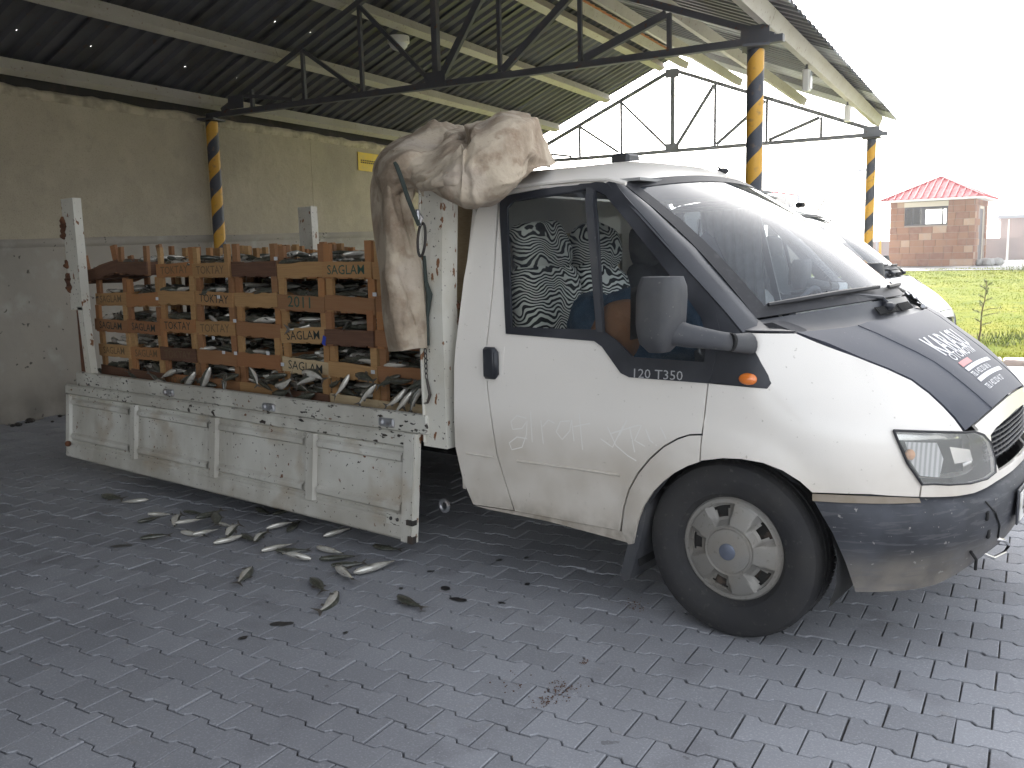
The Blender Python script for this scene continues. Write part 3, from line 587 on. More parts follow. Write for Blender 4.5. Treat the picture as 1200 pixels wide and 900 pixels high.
for u, v in ((-8.40, -6.8), (-1.95, -6.8), (-8.40, .54), (-8.40, 7.87), (-8.40, 15.2), (-1.95, .54), (-1.95, 7.87), (-1.95, 15.2)):
    c = S(u, v, 0); m_ = MB().lathe([(0, 3.18), (.071, 3.18), (.071, 0), (0, 0)][::-1], (0, 0, 0), n=24)
    o = m_.build('post', 'stripe_paint', None); o.parent = sh; o.matrix_parent_inverse = sh.matrix_basis.inverted(); o.location = c; o.rotation_euler.z = 2.0 + PI + (1.3 if v > 12 else 0)
    q = MB().box((0, 0, 3.20), (.26, .22, .022)).build('post_plate', 'truss_steel', o, smooth=None); MB().box((0, 0, .01), (.26, .26, .02)).build('base_plate', 'truss_steel', o, smooth=None)
# small things fixed to the shelter
for nm, lab, u, v, z, d in (('flood_lamp', 'white rectangular lamp hanging from the near half of the eave beam', -1.9, 9.78, 3.22, (.07, .10, .22)), ('flood_lamp', 'white rectangular lamp hanging from the far half of the eave beam', -1.9, 12.45, 3.22, (.07, .10, .20))):
    t_ = thing(nm, lab, 'lamp', S(u, v, z), YAW); m_ = MB().box((0, 0, 0), d, bev=.01); link('lamp_box', m_.mesh('lamp_box', ['lamp_shell'], .6), t_, True)
    m_ = MB().box((0, 0, d[2] / 2 + .02), (.02, .02, .06)); link('bracket', m_.mesh('bracket', ['truss_steel']), t_, True)
    m_ = MB().box((.048, 0, 0), (.004, .09, d[2] - .05)); link('lamp_glass', m_.mesh('lamp_glass', ['glass_house']), t_, True)
t_ = thing('ceiling_lamp', 'round white bulkhead lamp fixed under the second purlin from the wall', 'lamp', S(-6.45, 9.02, 4.06), YAW)
m_ = MB().lathe([(0, .055), (.125, .055), (.13, .04), (.13, -.015), (.115, -.03)], (0, 0, 0), n=24); link('lamp_base', m_.mesh('lamp_base', ['lamp_shell'], .6), t_, True)
m_ = MB().lathe([(.113, -.02), (.10, -.06), (.07, -.09), (.03, -.105), (0, -.108)], (0, 0, 0), n=24); link('lamp_shade', m_.mesh('lamp_shade', ['soffit_white'], 1.), t_, True)
m_ = MB().box((0, 0, 0), (.275, .012, .02)); link('lamp_guard', m_.mesh('lamp_guard', ['lamp_shell']), t_, True)
# ------------------------------------------------------------------ the truck: skin of the cab as one wrapped surface (s along the side and round the nose, z up)
YC = 4.065
def y0(z):
    if z < .35: return 3.08 + (.35 - z) * .12
    if z < 1.05: return 3.08 - .016 * math.sin(PI * (z - .35) / .7)
    return 3.08 + (z - 1.05) * .20 + max(0, z - 1.70) ** 2 * 3
XF = [(0, -.64), (.3, -.615), (.6, -.59), (.7, -.595), (.8, -.605), (.9, -.635), (1.0, -.72), (1.1, -.80), (1.25, -.90), (2.2, -.95)]
def lerp(T, z):
    for (a, p), (b, q) in zip(T, T[1:]):
        if z <= b: return p + (q - p) * max(0, (z - a)) / (b - a)
    return T[-1][1]
XC, XR, NE = -1.32, -2.79, 2.6
phis = [PI / 2 * i / 60 for i in range(61)]
def plan(ph, a, b): return XC + a * math.sin(ph) ** (2 / NE), b * math.cos(ph) ** (2 / NE)
_q = [plan(p, .76, .985) for p in phis]; ARC = [0.]
for a_, b_ in zip(_q, _q[1:]): ARC.append(ARC[-1] + math.hypot(a_[0] - b_[0], a_[1] - b_[1]))
SL = XC - XR; SC = SL + ARC[-1]
def surf(s, z, off=0.):
    """Point of the cab skin; off is outward."""
    if s > SC: p = surf(2 * SC - s, z, off); return Vector((p.x, 2 * YC - p.y, p.z))
    Y0 = y0(z)
    if s <= SL: return Vector((XR + s, Y0 - off, z))
    t = s - SL; i = 0
    while i < 59 and ARC[i + 1] < t: i += 1
    ph = phis[i] + (phis[i + 1] - phis[i]) * (t - ARC[i]) / (ARC[i + 1] - ARC[i])
    x, y = plan(ph, lerp(XF, z) - XC + off, YC - Y0 + off)
    y -= .10 * min(1, max(0, t / .45)) * min(1, max(0, (z - .84) / .22)) ** 1.6 * min(1, y / .5); return Vector((x, YC - y, z))
_G = []
for i in range(0, 90):
    for j in range(0, 48):
        s, z = SC * i / 89 * 1.12, .2 + j * .035; u, v, _ = pj(surf(s, z)); _G.append((u, v, s, z))
_GA = np.array(_G)
def sz(u, v):
    """Where the line of sight through a picture point meets the cab skin."""
    k = int(np.argmin((_GA[:, 0] - u) ** 2 + (_GA[:, 1] - v) ** 2 + 400 * (_GA[:, 2] > SC))); s, z = _GA[k, 2], _GA[k, 3]
    for _ in range(12):
        a = pj(surf(s, z)); b = pj(surf(s + 1e-3, z)); c = pj(surf(s, z + 1e-3))
        J = ((b[0] - a[0]) * 1e3, (c[0] - a[0]) * 1e3, (b[1] - a[1]) * 1e3, (c[1] - a[1]) * 1e3); D = J[0] * J[3] - J[1] * J[2]
        if abs(D) < 1e-6: break
        e, f = u - a[0], v - a[1]; ds, dz = (J[3] * e - J[1] * f) / D, (J[0] * f - J[2] * e) / D
        s += max(-.1, min(.1, ds)); z += max(-.1, min(.1, dz)); s = max(0, min(SC * 1.2, s))
    return s, z
def SZ(*pts): return [sz(*p) for p in pts]
truck = thing('flatbed_truck', 'dusty white flatbed truck with black bonnet, its near dropside hanging open', 'truck', (-3.2, YC, 0))
WX, WR = -1.42, .352           # front wheel
def archoff(p):
    d = math.hypot(p.x - WX, p.z - .36); return .022 * max(0, 1 - max(0, d - .40) / .10) ** 1.5 if d < .5 else 0
def skin(poly, step=.05, holes=(), off=0., flare=False):
    def f(s, z):
        p = surf(s, z, off)
        if flare: p = surf(s, z, off + archoff(p))
        return p
    return patch(MB(), poly, f, step, holes)
BOTH = []
def both(mb, name, mats, parent=truck, smooth=.7, thick=.012, off=-1, lab=None, sub=None):
    """A side piece and its mirror on the far side."""
    r = []
    for m_ in (mb, mb.mirrored()):
        o = m_.build(name, mats, parent if not isinstance(parent, (list, tuple)) else parent[len(r)], smooth, thick, off); r.append(o)
    return r
# the side panels
seam = [(585, 236), (579, 330), (570.5, 410), (572, 455), (583, 532), (603.5, 599)]
rear = SZ((583.5, 236), (577.5, 330), (569, 410), (570.5, 455), (581.5, 532), (602, 598), (554.5, 591)) + [(.035, .46), (.0, .62), (.0, 1.0), (.012, 1.4), (.045, 1.70), (.06, 1.80)]
rear += [(sz(585, 225)[0], 1.80)]
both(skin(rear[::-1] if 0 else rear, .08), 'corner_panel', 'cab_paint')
arc = [(822.5, 508), (808, 508.5), (794, 513), (778, 522), (762, 536), (748, 553), (737, 573), (731, 594), (727.5, 620)]
frame_o = [(586.5, 238), (589, 300), (593.5, 391), (697, 399.5), (706, 406), (716, 420), (728, 437), (738, 442), (829, 449)]
door_lo = SZ(*([(586, 238)] + seam[1:] + [(727, 622)] + arc[::-1][1:] + [(829, 449)] + frame_o[::-1][1:]))
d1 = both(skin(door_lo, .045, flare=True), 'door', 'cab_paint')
# black window frame with two panes
fo = SZ((586.5, 238), (589, 300), (593.5, 391), (697, 399.5), (706, 406), (716, 420), (728, 437), (738, 442), (829, 449), (832, 449), (846, 395), (836, 349), (800, 306), (760, 259), (722, 214), (690, 213), (640, 221), (600, 228), (590, 231))
g1 = SZ((595, 243), (597, 300), (600, 383), (699, 386), (696, 345), (688, 221), (640, 229), (602, 235))
g2 = SZ((699, 223), (701, 260), (708, 388), (722, 398), (742, 418), (826, 424), (829, 395), (822, 372), (800, 340), (768, 300), (735, 259), (710, 228))
both(skin(fo, .05, [g1, g2], .006), 'window_frame', 'black_plastic', d1, thick=.014)
for g_ in (g1, g2): both(skin(g_, .08, (), -.004), 'window_glass', 'glass_side', d1, thick=0)
bar_ = SZ((689, 219), (697, 222), (708, 389), (701, 388))
both(skin(bar_, .05, (), .012), 'window_post', 'mirror_plastic', d1, thick=.012)
# fender and flare
fen = SZ((830, 449.5), (901, 456), (904, 449), (899, 438), (874, 393)) + SZ((872, 390), (933, 391), (1007, 420), (1040, 433), (1068, 446), (1088, 461), (1105, 477), (1118, 491), (1129, 506), (1085, 505.5), (1046, 504), (1050, 514), (1062, 542), (1079, 567), (1077, 582), (1020, 579), (952, 576), (938, 563), (918, 550), (896, 541), (872, 536.5), (850, 535.5), (824, 538.5), (824.5, 507))
fen = SZ((830.5, 449.5), (899, 455.5), (904, 449), (872, 390)) + fen[6:]
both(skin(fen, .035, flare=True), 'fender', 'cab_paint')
fl = SZ((822.5, 510), (808, 510.5), (795, 515), (779, 524), (763.5, 538), (749.5, 555), (739, 574), (733, 595), (729.5, 622), (738, 637), (744, 636), (750, 610), (757, 592), (768, 575), (780, 563), (793, 553), (808, 545), (822.5, 540))
both(skin(fl, .04, flare=True), 'arch_panel', 'cab_paint')
sill = SZ((555, 592.5), (602, 599.5), (727, 623), (729, 624), (737, 637), (700, 627), (640, 611), (570, 597))
both(skin(sill, .08, (), -.006), 'sill', 'cab_paint')
# black triangle in front of the door and up the pillar
tri = SZ((830.5, 448), (898, 455), (903.5, 449.5), (901, 440), (885, 411), (871, 389), (853, 366), (835, 346), (846, 395))
both(skin(tri, .05, (), .005), 'pillar_foot', 'black_plastic')
amb = sz(877, 444); am = MB(); rows = []
for k in range(5):
    rr = math.cos(k / 4 * PI / 2); rows.append([surf(amb[0] + .036 * rr * math.cos(2 * PI * j / 20), amb[1] + .022 * rr * math.sin(2 * PI * j / 20), .006 + .014 * math.sin(k / 4 * PI / 2)) for j in range(21)])
both(am.grid(rows), 'side_indicator', 'amber_lens', thick=0)
# windscreen, pillars, roof
def wb(q): return Vector((-1.375 + .27 * (1 - q * q), YC + .835 * q, 1.245 + .045 * (1 - q * q)))
def wt(q): return Vector((-2.02 + .10 * (1 - q * q), YC + .745 * q, 1.800 + .055 * (1 - q * q)))
def ws(q, t, off=0.):
    a, b = wb(q), wt(q); p = a + (b - a) * t; n_ = Vector((.66, .10 * q, .75)); return p + n_ * (.03 * math.sin(PI * t)) + n_ * off
def wgrid(q0, q1, t0, t1, n=14, m_=8, off=0.): return [[ws(q0 + (q1 - q0) * i / n, t0 + (t1 - t0) * j / m_, off) for i in range(n + 1)] for j in range(m_ + 1)]
MB().grid(wgrid(-.93, .93, .055, .95)).build('windscreen', 'glass_screen', truck, smooth=3., thick=0)
m_ = MB().grid(wgrid(-1, 1, 0, .06, 16, 1, .003)).grid(wgrid(-1, 1, .94, 1, 16, 1, .003)).grid(wgrid(-1, -.925, 0, 1, 1, 8, .003)).grid(wgrid(.925, 1, 0, 1, 1, 8, .003))
m_.build('windscreen_seal', 'rubber_seal', truck, smooth=3., thick=.006)
ridge = [surf(*sz(u, v), .012) for u, v in ((712, 214), (745, 247), (790, 297), (835, 346), (853, 366), (872, 389))]
p_in = [wt(-1), ws(-1, .78), ws(-1, .45), ws(-1, .12), wb(-1) + Vector((.005, 0, 0)), wb(-1) + Vector((.06, .02, -.045))]
m_ = MB().grid([ridge, [r_ * .5 + p * .5 + Vector((.012, -.012, .012)) for r_, p in zip(ridge, p_in)], p_in])
both(m_, 'windscreen_pillar', 'black_plastic', smooth=.9, thick=.02)
rail_px = [(583.5, 230), (600, 223), (640, 214), (690, 206.5), (712, 212)]
top_e = [surf(*sz(u, v)) for u, v in rail_px]
cant = []
zt_ = lambda x: 1.795
lo_px = [(586.5, 236), (590, 230), (600, 227), (640, 220), (690, 212), (712, 213)]
lo = [surf(*sz(u, v), .0) for u, v in lo_px]
hi = [Vector((p.x, y0(1.79) + .012, z)) for p, z in zip(lo, (1.800, 1.803, 1.806, 1.812, 1.812, 1.800))]
both(MB().grid([lo, hi], flip=False), 'roof_rail', 'cab_paint', thick=.012)
NR = 14; rows = []; xs = [-2.79, -2.76, -2.6, -2.4, -2.2, -2.06, -1.98]
for i, x in enumerate(xs):
    r_ = []
    for j in range(NR * 2 + 1):
        q = (j - NR) / NR; a = abs(q); h = 1.80 + .145 * (1 - a ** 2.6) ** .75
        if i == 0: h -= .03
        t = max(0, (x + 2.2) / .22); xx = x
        if t > 0:
            e = wt(q); xx = x + (e.x - (-1.98)) * min(1, t); h = h * (1 - min(1, t) ** 2) + (e.z + .004) * min(1, t) ** 2
        wid = (YC - y0(1.79) - .012) * (1 - min(1, t)) + .745 * min(1, t) if t > 0 else YC - y0(1.79) - .012
        r_.append(Vector((xx, YC + wid * q, h)))
    rows.append(r_)
MB().grid(rows, flip=True).build('roof', 'cab_paint', truck, smooth=1.2, thick=.012)
eA = [rows[k][0] for k in (3, 4, 5, 6)]; eB = [Vector((p.x, hi[-1].y - .001, 1.812)) for p in eA[:-1]] + [ridge[0] + Vector((0, .004, .004))]
both(MB().grid([eB, eA]), 'roof_corner', 'cab_paint', smooth=1.2, thick=.01)
m_ = MB()    # drip channel along the roof edge
ch = [(-2.78, 1.808), (-2.5, 1.818), (-2.2, 1.822), (-2.05, 1.815), (-1.96, 1.79)]
both(m_.tube([(x, y0(1.79) + .004, z) for x, z in ch], .009, 6), 'drip_rail', 'cab_paint', thick=0)
# cab back wall with window
m_ = MB(); hw = .92
def backp(y, z): return Vector((-2.775, y, z))
patch(m_, [(YC - .95, .40), (YC + .95, .40), (YC + .95, 1.1), (YC + .80, 1.80), (YC - .80, 1.80), (YC - .95, 1.1)], backp, .2, [[(YC - .5, 1.25), (YC + .5, 1.25), (YC + .5, 1.62), (YC - .5, 1.62)]])
m_.build('back_panel', 'cab_paint', truck, smooth=None, thick=.02)
MB().add([backp(YC - .5, 1.25), backp(YC + .5, 1.25), backp(YC + .5, 1.62), backp(YC - .5, 1.62)], [(0, 1, 2, 3)]).build('back_window', 'glass_side', truck, smooth=None)
# bonnet
le_px = [(933, 391), (970, 404), (1007, 420), (1040, 433), (1068, 446), (1088, 461), (1105, 477), (1118, 491), (1129, 506)]
le = [surf(*sz(u + 1.0, v - .6)) for u, v in le_px]; NL = len(le)
le = [p + Vector((0, .0, .004)) for p in le]
hood = []
for i, p in enumerate(le):
    t = i / (NL - 1); row = []; hwid = YC - p.y
    xc = -1.045 + (-.652 + 1.045) * (t ** .95); zc = 1.200 - .23 * t - .07 * t ** 2.5
    for j in range(25):
        q = (j - 12) / 12; a = abs(q); k = 1 - a ** 2.1
        x = p.x + (xc - p.x) * k; z = p.z + (zc - p.z) * (1 - a ** 2.0)
        z += .012 * (1 / (1 + math.exp((a - .56) * 45)))      # raised middle of the bonnet
        row.append(Vector((x, YC + hwid * q, z)))
    hood.append(row)
def s_of_y(y, z):
    lo_, hi_ = SL, SC
    for _ in range(30):
        m1 = (lo_ + hi_) / 2
        if surf(m1, z).y < y: lo_ = m1
        else: hi_ = m1
    return lo_
HW = YC - le[-1].y
def lip(d): return .905 + (le[-1].z - .004 - .905) * min(1, abs(d) / HW) ** 2.4      # height of the bonnet lip across the nose
tgt = []
for j in range(25):
    d = HW * (j - 12) / 12; z = lip(d); p = surf(s_of_y(YC - abs(d), z), z, .004); tgt.append(Vector((p.x, YC + d, z + .004)))
dl = [tgt[j] - hood[-1][j] for j in range(25)]
for i in range(NL):
    t = i / (NL - 1)
    for j in range(25): hood[i][j] = hood[i][j] + dl[j] * t ** 3
MB().grid(hood, flip=True).build('bonnet', 'hood_vinyl', truck, smooth=.9, thick=.012)
for q_ in (-.56, .56):
    P_ = [hood[i][12 + (-7 if q_ < 0 else 7)] + Vector((0, 0, -.002)) for i in range(NL)]; MB().tube(P_, .0048, 8).build('bonnet_crease', 'hood_vinyl', truck, smooth=2.)
def hood_at(a, t, off=0.):
    """a across (-1..1), t down the bonnet (0..1)."""
    i = min(NL - 2, max(0, int(t * (NL - 1)))); fi = t * (NL - 1) - i; j = (a + 1) * 12; jj = min(23, max(0, int(j))); fj = j - jj
    A = hood[i][jj] * (1 - fj) + hood[i][jj + 1] * fj; B = hood[i + 1][jj] * (1 - fj) + hood[i + 1][jj + 1] * fj
    return A * (1 - fi) + B * fi + Vector((.35, 0, .93)) * off
print('LE', [tuple(round(c, 3) for c in p) for p in le])
# cowl between bonnet and glass
m_ = MB(); rows = []
for k in range(4):
    f = k / 3; rows.append([(ws(-1 + 2 * j / 24, 0) + Vector((.004, 0, -.006))) * (1 - f) + (hood[0][j] + Vector((-.012, 0, -.006))) * f + Vector((0, 0, -.018 * math.sin(PI * f))) for j in range(25)])
m_.grid(rows, flip=False).build('cowl', 'black_plastic', truck, smooth=1., thick=.008, off=1)
c0 = [surf(*sz(u, v)) for u, v in ((873, 389.5), (900, 390), (932, 390.5))]; print('C0', c0); i0 = [rows[0][0], rows[1][0], rows[3][0] + Vector((0, 0, .0))]
both(MB().grid([[p + Vector((0, 0, .002)) for p in c0], i0], flip=True), 'cowl_corner', 'black_plastic', thick=.006)
for h_ in (0, 1):      # air intake slats, left and right of the pivot
    m_ = MB()
    for k in range(14):
        q = -.30 + (k + h_ * 16) * .018; a = ws(q, 0) * .32 + hood_at(q, 0) * .68; b = ws(q, 0) * .70 + hood_at(q, 0) * .30; m_.bar(a + Vector((0, 0, -.006)), b + Vector((0, 0, -.006)), .007, .006)
    tag(m_.build('intake_slats', 'gap_dark', truck, smooth=None), None, None, kind='stuff')
for k in range(12):
    q = .55 + k * .026; a = ws(q, 0) * .25 + hood_at(q, 0) * .75 + Vector((0, 0, -.004)); b = ws(q, 0) * .72 + hood_at(q, 0) * .28 + Vector((0, 0, -.004)); MB().bar(a, b, .011, .014).build('vent_slat', 'sticker_white' if k % 2 else 'gap_dark', truck, smooth=None)
rr = [ws(.5 + .46 * j / 8, 0) * .12 + hood_at(.5 + .46 * j / 8, 0) * .88 + Vector((0, 0, .004)) for j in range(9)]; MB().tube(rr, .011, 6).build('vent_rim', 'sticker_white', truck)
# nose panel: white surround with grille opening and headlamps
S1 = sz(1079, 567)[0]
hl = SZ((1046, 504), (1085, 505.5), (1128, 506.5), (1140, 505.5), (1150, 509), (1158, 518), (1163, 536), (1164, 553), (1155, 560), (1135, 565.5), (1110, 567), (1092, 566), (1079, 567), (1062, 542), (1050, 514))
def s_of_y(y, z):
    lo_, hi_ = SL, SC
    for _ in range(30):
        m1 = (lo_ + hi_) / 2
        if surf(m1, z).y < y: lo_ = m1
        else: hi_ = m1
    return lo_
ga, gb = YC - .415, YC
gr = [(s_of_y(ga, .80) + .004, .80), (s_of_y(ga + .01, .74), .725), (s_of_y(ga + .04, .7), .695)]
NB = SZ((1078, 582), (1100, 582), (1120, 581), (1140, 577.5), (1155, 571), (1166, 564)); print('NB', NB)
NB += [(SC - .28, NB[-1][1] + .002), (SC, NB[-1][1])]
nose = [sz(1080, 568)] + NB + [(SC, NB[-1][1] + .035)]
def ztop(s):
    for (a, p), (b, q) in zip(NB, NB[1:]):
        if s <= b: return p + (q - p) * max(0, min(1, (s - a) / (b - a)))
    return NB[-1][1]
nose += [(s_of_y(y, .7), NB[-1][1] + .036) for y in (3.9, 3.8, 3.72)] + [gr[1], gr[0]] + [(s_of_y(y, .825), z) for y, z in ((3.72, .818), (3.82, .828), (3.95, .835))] + [(SC, .838), (SC, lip(0) - .005)]
nose += [(s_of_y(YC - d, lip(d)), lip(d) - .005) for d in (HW * .15, HW * .3, HW * .45, HW * .6, HW * .75, HW * .88)] + [sz(1146, 504)]
hl_r = hl[3:13]     # the inner end and underside of the lamp
nose += hl_r
m_ = skin(nose, .035, (), .004); f_ = m_.mirrored(); a = m_.build('nose_panel', 'cab_paint', truck, .8, .012); f_.build('nose_panel', 'cab_paint', truck, .8, .012)
# grille
m_ = MB().grid([[surf(SC - .46 + .92 * i / 16, z, -.05) for i in range(17)] for z in (.68, .85)]); gl = m_.build('grille', 'gap_dark', truck, smooth=1.)
for k in range(7): MB().tube([surf(SC - .43 + .86 * i / 16, .702 + k * .019 + .003 * (1 - abs(i - 8) / 8), -.018) for i in range(17)], .0045, 5).build('grille_bar', 'black_plastic', gl)
for k in range(15): MB().bar(surf(SC - .4 + .8 * k / 14, .69, -.022), surf(SC - .4 + .8 * k / 14, .835, -.022), .004, .01).build('grille_bar', 'black_plastic', gl, smooth=None)
# headlamps: bowl, fluted panel, bulbs, hazy lens
hc = sz(1108, 538)
lens = both(skin([(a + (hc[0] - a) * .03, b + (hc[1] - b) * .03) for a, b in hl], .03, (), .012), 'headlamp', 'lamp_lens_hazy', thick=.0)
both(skin(hl, .03, (), -.075), 'headlamp_bowl', 'lamp_reflector', lens, thick=0)
both(skin(SZ((1066, 520), (1105, 521), (1113, 540), (1108, 562), (1084, 560), (1071, 541)), .02, (), -.03), 'lamp_flutes', 'lamp_fluted', lens, thick=0)
both(skin(SZ((1118, 525), (1142, 528), (1146, 541), (1124, 545)), .02, (), -.02), 'inner_reflector', 'lamp_reflector', lens, thick=0)
m_ = MB().sphere(surf(*sz(1069, 534), -.015), (.018, .02, .02), 12, 8); both(m_, 'bulb', 'lamp_amber', lens, thick=0)
rim = [surf(a, b, .008) for a, b in hl]; both(MB().tube(rim + rim[:1], .005, 5, caps=False), 'headlamp_seal', 'rubber_seal', lens, thick=0)
# bumper
def boff(z, s): return lerp([(0, -.03), (.30, -.012), (.36, .012), (.45, .03), (.56, .036), (.612, .028), (.64, -.002), (.655, -.03)], z if z < .4 else .4 + (z - .4) * .252 / (ztop(s) - .003 - .4))
bq = SZ((952, 584), (958, 593), (975, 622), (990, 657), (1003, 694))
bot = [(s_of_y(y, .35), z) for y, z in ((3.10, .315), (3.2, .325), (3.3, .335), (3.5, .35), (3.75, .36))]
bot = SZ((1040, 694), (1070, 692), (1098, 686), (1120, 675), (1140, 660), (1156, 645)); zb_ = bot[-1][1]
bp = [(bq[0][0], sz(952, 584)[1] + .004)] + [(a, b) for a, b in bq[1:]] + bot + [(SC, zb_ + .01), (SC, ztop(SC) - .003)] + [(a, b - .003) for a, b in NB[::-1][1:]] + [(sz(1020, 579)[0], sz(1020, 580)[1] - .003)]
def bs(s, z):
    k = min(1, max(0, (s - bq[0][0]) / .35)); return surf(s, z, boff(z, s) * (.25 + .75 * k) + .006)
m_ = patch(MB(), bp, bs, .028)
bm_ = m_.build('bumper', 'bumper_plastic', truck, .8, .02); m2 = m_.mirrored().build('bumper', 'bumper_plastic', truck, .8, .02)
gap = [bs(*sz(u, v)) + Vector((.004, -.004, 0)) for u, v in ((1145, 585), (1153, 597), (1159, 612), (1161, 628))]
MB().tube(gap, .0035, 5).build('bumper_seam', 'gap_dark', bm_)
for s_, z in ((SC - .50, .52), (SC - .46, .44)): MB().box(bs(s_, z), (.012, .028, .035), bev=.004).build('bumper_plug', 'gap_dark', bm_)
# number plate
pl = thing_ = MB().box((-.542, YC - .0, .50), (.006, .52, .112), bev=.002).build('number_plate', 'plate_white', truck)
MB().text('42 ZE 386', .105, lambda x, y, z: (-.5375, YC - .23 + x, .462 + y), squeeze=.78).build('plate_lettering', 'ink_black', pl, smooth=None)
MB().box((-.549, YC, .50), (.008, .55, .14), bev=.003).build('plate_holder', 'black_plastic', pl)
# towing eye and torn bumper corner
te = [surf(*sz(u, v), o) for u, v, o in ((1150, 648, .0), (1158, 652, .02), (1168, 645, .03), (1173, 637, .03), (1167, 631, .03), (1160, 630, .01))]
MB().tube(te, .007, 8).build('towing_eye', 'chrome', truck)
MB().tube([surf(*sz(u, v), .035) for u, v in ((1128, 643), (1134, 652), (1133, 664))], .006, 6).build('bumper_tear', 'gap_dark', bm_)
# wheel arch liner
m_ = MB(); rows = []
for i in range(17):
    a = -PI * .12 + PI * 1.24 * i / 16; rows.append([(WX + .42 * math.cos(a), y, .36 + .40 * math.sin(a)) for y in (3.10, 3.25, 3.55)])
both(m_.grid(rows), 'arch_liner', 'gap_dark', thick=0)
MB().tube([(WX, 3.32, .36), (WX, 3.6, .31), (WX, 4.5, .31), (WX, 4.8, .36)], .045, 10).build('axle', 'gap_dark', truck)
# inner dark body so that the gaps read as gaps
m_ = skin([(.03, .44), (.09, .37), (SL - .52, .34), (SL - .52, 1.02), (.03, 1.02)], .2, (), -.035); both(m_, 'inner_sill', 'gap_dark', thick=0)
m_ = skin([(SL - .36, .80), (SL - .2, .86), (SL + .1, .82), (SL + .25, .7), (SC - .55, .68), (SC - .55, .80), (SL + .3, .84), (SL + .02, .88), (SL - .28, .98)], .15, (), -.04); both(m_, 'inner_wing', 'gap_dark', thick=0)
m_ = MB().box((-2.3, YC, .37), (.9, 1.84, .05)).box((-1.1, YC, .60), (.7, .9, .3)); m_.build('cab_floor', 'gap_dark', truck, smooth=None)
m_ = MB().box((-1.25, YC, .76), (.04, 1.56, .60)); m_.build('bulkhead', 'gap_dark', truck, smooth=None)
# trim lines, handle, badge lettering, finger writing in the dust
def band(px, off, wz): 
    P = SZ(*px); return MB().grid([[surf(s, z + k, off if k_ == 1 else off * .1) for s, z in P] for k_, k in ((0, -wz), (1, -wz * .3), (1, wz * .3), (0, wz))])
both(band([(606, 540), (640, 544.5), (680, 550), (727, 557)], .007, .006), 'door_moulding', 'cab_paint', d1, thick=0)
both(band([(547, 531), (560, 533), (580, 536)], .007, .006), 'door_moulding', 'cab_paint', thick=0)
hb = sz(577, 425); m_ = MB()
rec = [(hb[0] - .05, hb[1] - .085), (hb[0] + .062, hb[1] - .085), (hb[0] + .066, hb[1] + .075), (hb[0] - .045, hb[1] + .075)]
both(skin(rec, .03, (), .002), 'handle_recess', 'cab_paint', d1, thick=.001)
m_ = MB().box(surf(hb[0], hb[1], .016), (.075, .034, .145), bev=.012).box(surf(hb[0] + .03, hb[1], .014), (.03, .03, .12), bev=.01); both(m_, 'door_handle', 'black_plastic', d1, thick=0)
tb = sz(741, 439); te_ = sz(793, 442); sc_ = (te_[0] - tb[0])
MB().text('120 T350', .052, lambda x, y, z: surf(tb[0] + x, tb[1] - .010 + y + (te_[1] - tb[1]) * x / sc_, .0085), squeeze=1.14).build('door_lettering', 'letter_grey', d1[0], smooth=None)
strokes = [[(617, 490), (606, 487), (599, 494), (601, 503), (612, 502), (618, 493), (617, 510), (612, 524), (600, 527), (597, 519), (606, 512), (618, 514)],
           [(622, 482), (624, 518)], [(634, 492), (637, 520)], [(636, 500), (643, 492), (650, 496)], [(668, 493), (657, 494), (652, 506), (659, 515), (668, 505), (670, 492), (673, 517)],
           [(679, 484), (683, 527)], [(672, 500), (692, 496)], [(704, 514), (718, 524), (730, 500), (732, 498)], [(712, 500), (722, 522), (736, 534), (746, 540)], [(735, 492), (726, 510)], [(716, 508), (745, 499), (752, 498), (744, 516), (756, 523)], [(738, 500), (744, 530)], [(757, 503), (762, 516), (770, 522)], [(774, 500), (781, 514)]]
m_ = MB()
for st in strokes:
    P = [sz(u, v) for u, v in st]; Q = []
    for a, b in zip(P, P[1:]):
        for k in range(3): Q.append((a[0] + (b[0] - a[0]) * k / 3, a[1] + (b[1] - a[1]) * k / 3))
    Q.append(P[-1]); L_, R_ = [], []
    for i, p in enumerate(Q):
        a, b = Q[max(0, i - 1)], Q[min(len(Q) - 1, i + 1)]; dx, dy = b[0] - a[0], b[1] - a[1]; l = math.hypot(dx, dy) or 1; h = .0025
        pp = surf(*p); o_ = .0016 + archoff(pp); L_.append(surf(p[0] - dy / l * h, p[1] + dx / l * h, o_)); R_.append(surf(p[0] + dy / l * h, p[1] - dx / l * h, o_))
    m_.grid([R_, L_])
m_.build('finger_writing', 'finger_clean', d1[0], smooth=None)
gp_ = [sz(u, v) for u, v in ((952, 578.5), (985, 580), (1020, 581.5), (1050, 582.5), (1077, 583.5))]; gq_ = [sz(u, v) for u, v in ((952, 586), (985, 588), (1020, 589), (1050, 589), (1077, 588))]
both(MB().grid([[surf(a, b, .012) for a, b in gq_], [surf(a, b, .001) for a, b in gp_]]), 'fender_lip', 'lip_grime', thick=0)
# mud flap
both(MB().prism([(-1.822, .50), (-1.785, .52), (-1.765, .47), (-1.79, .34), (-1.845, .155), (-1.875, .145), (-1.89, .17), (-1.84, .35)], 3.075, 3.30, lambda x, z, y: (x, y, z)), 'mud_flap', 'mirror_plastic', thick=0)
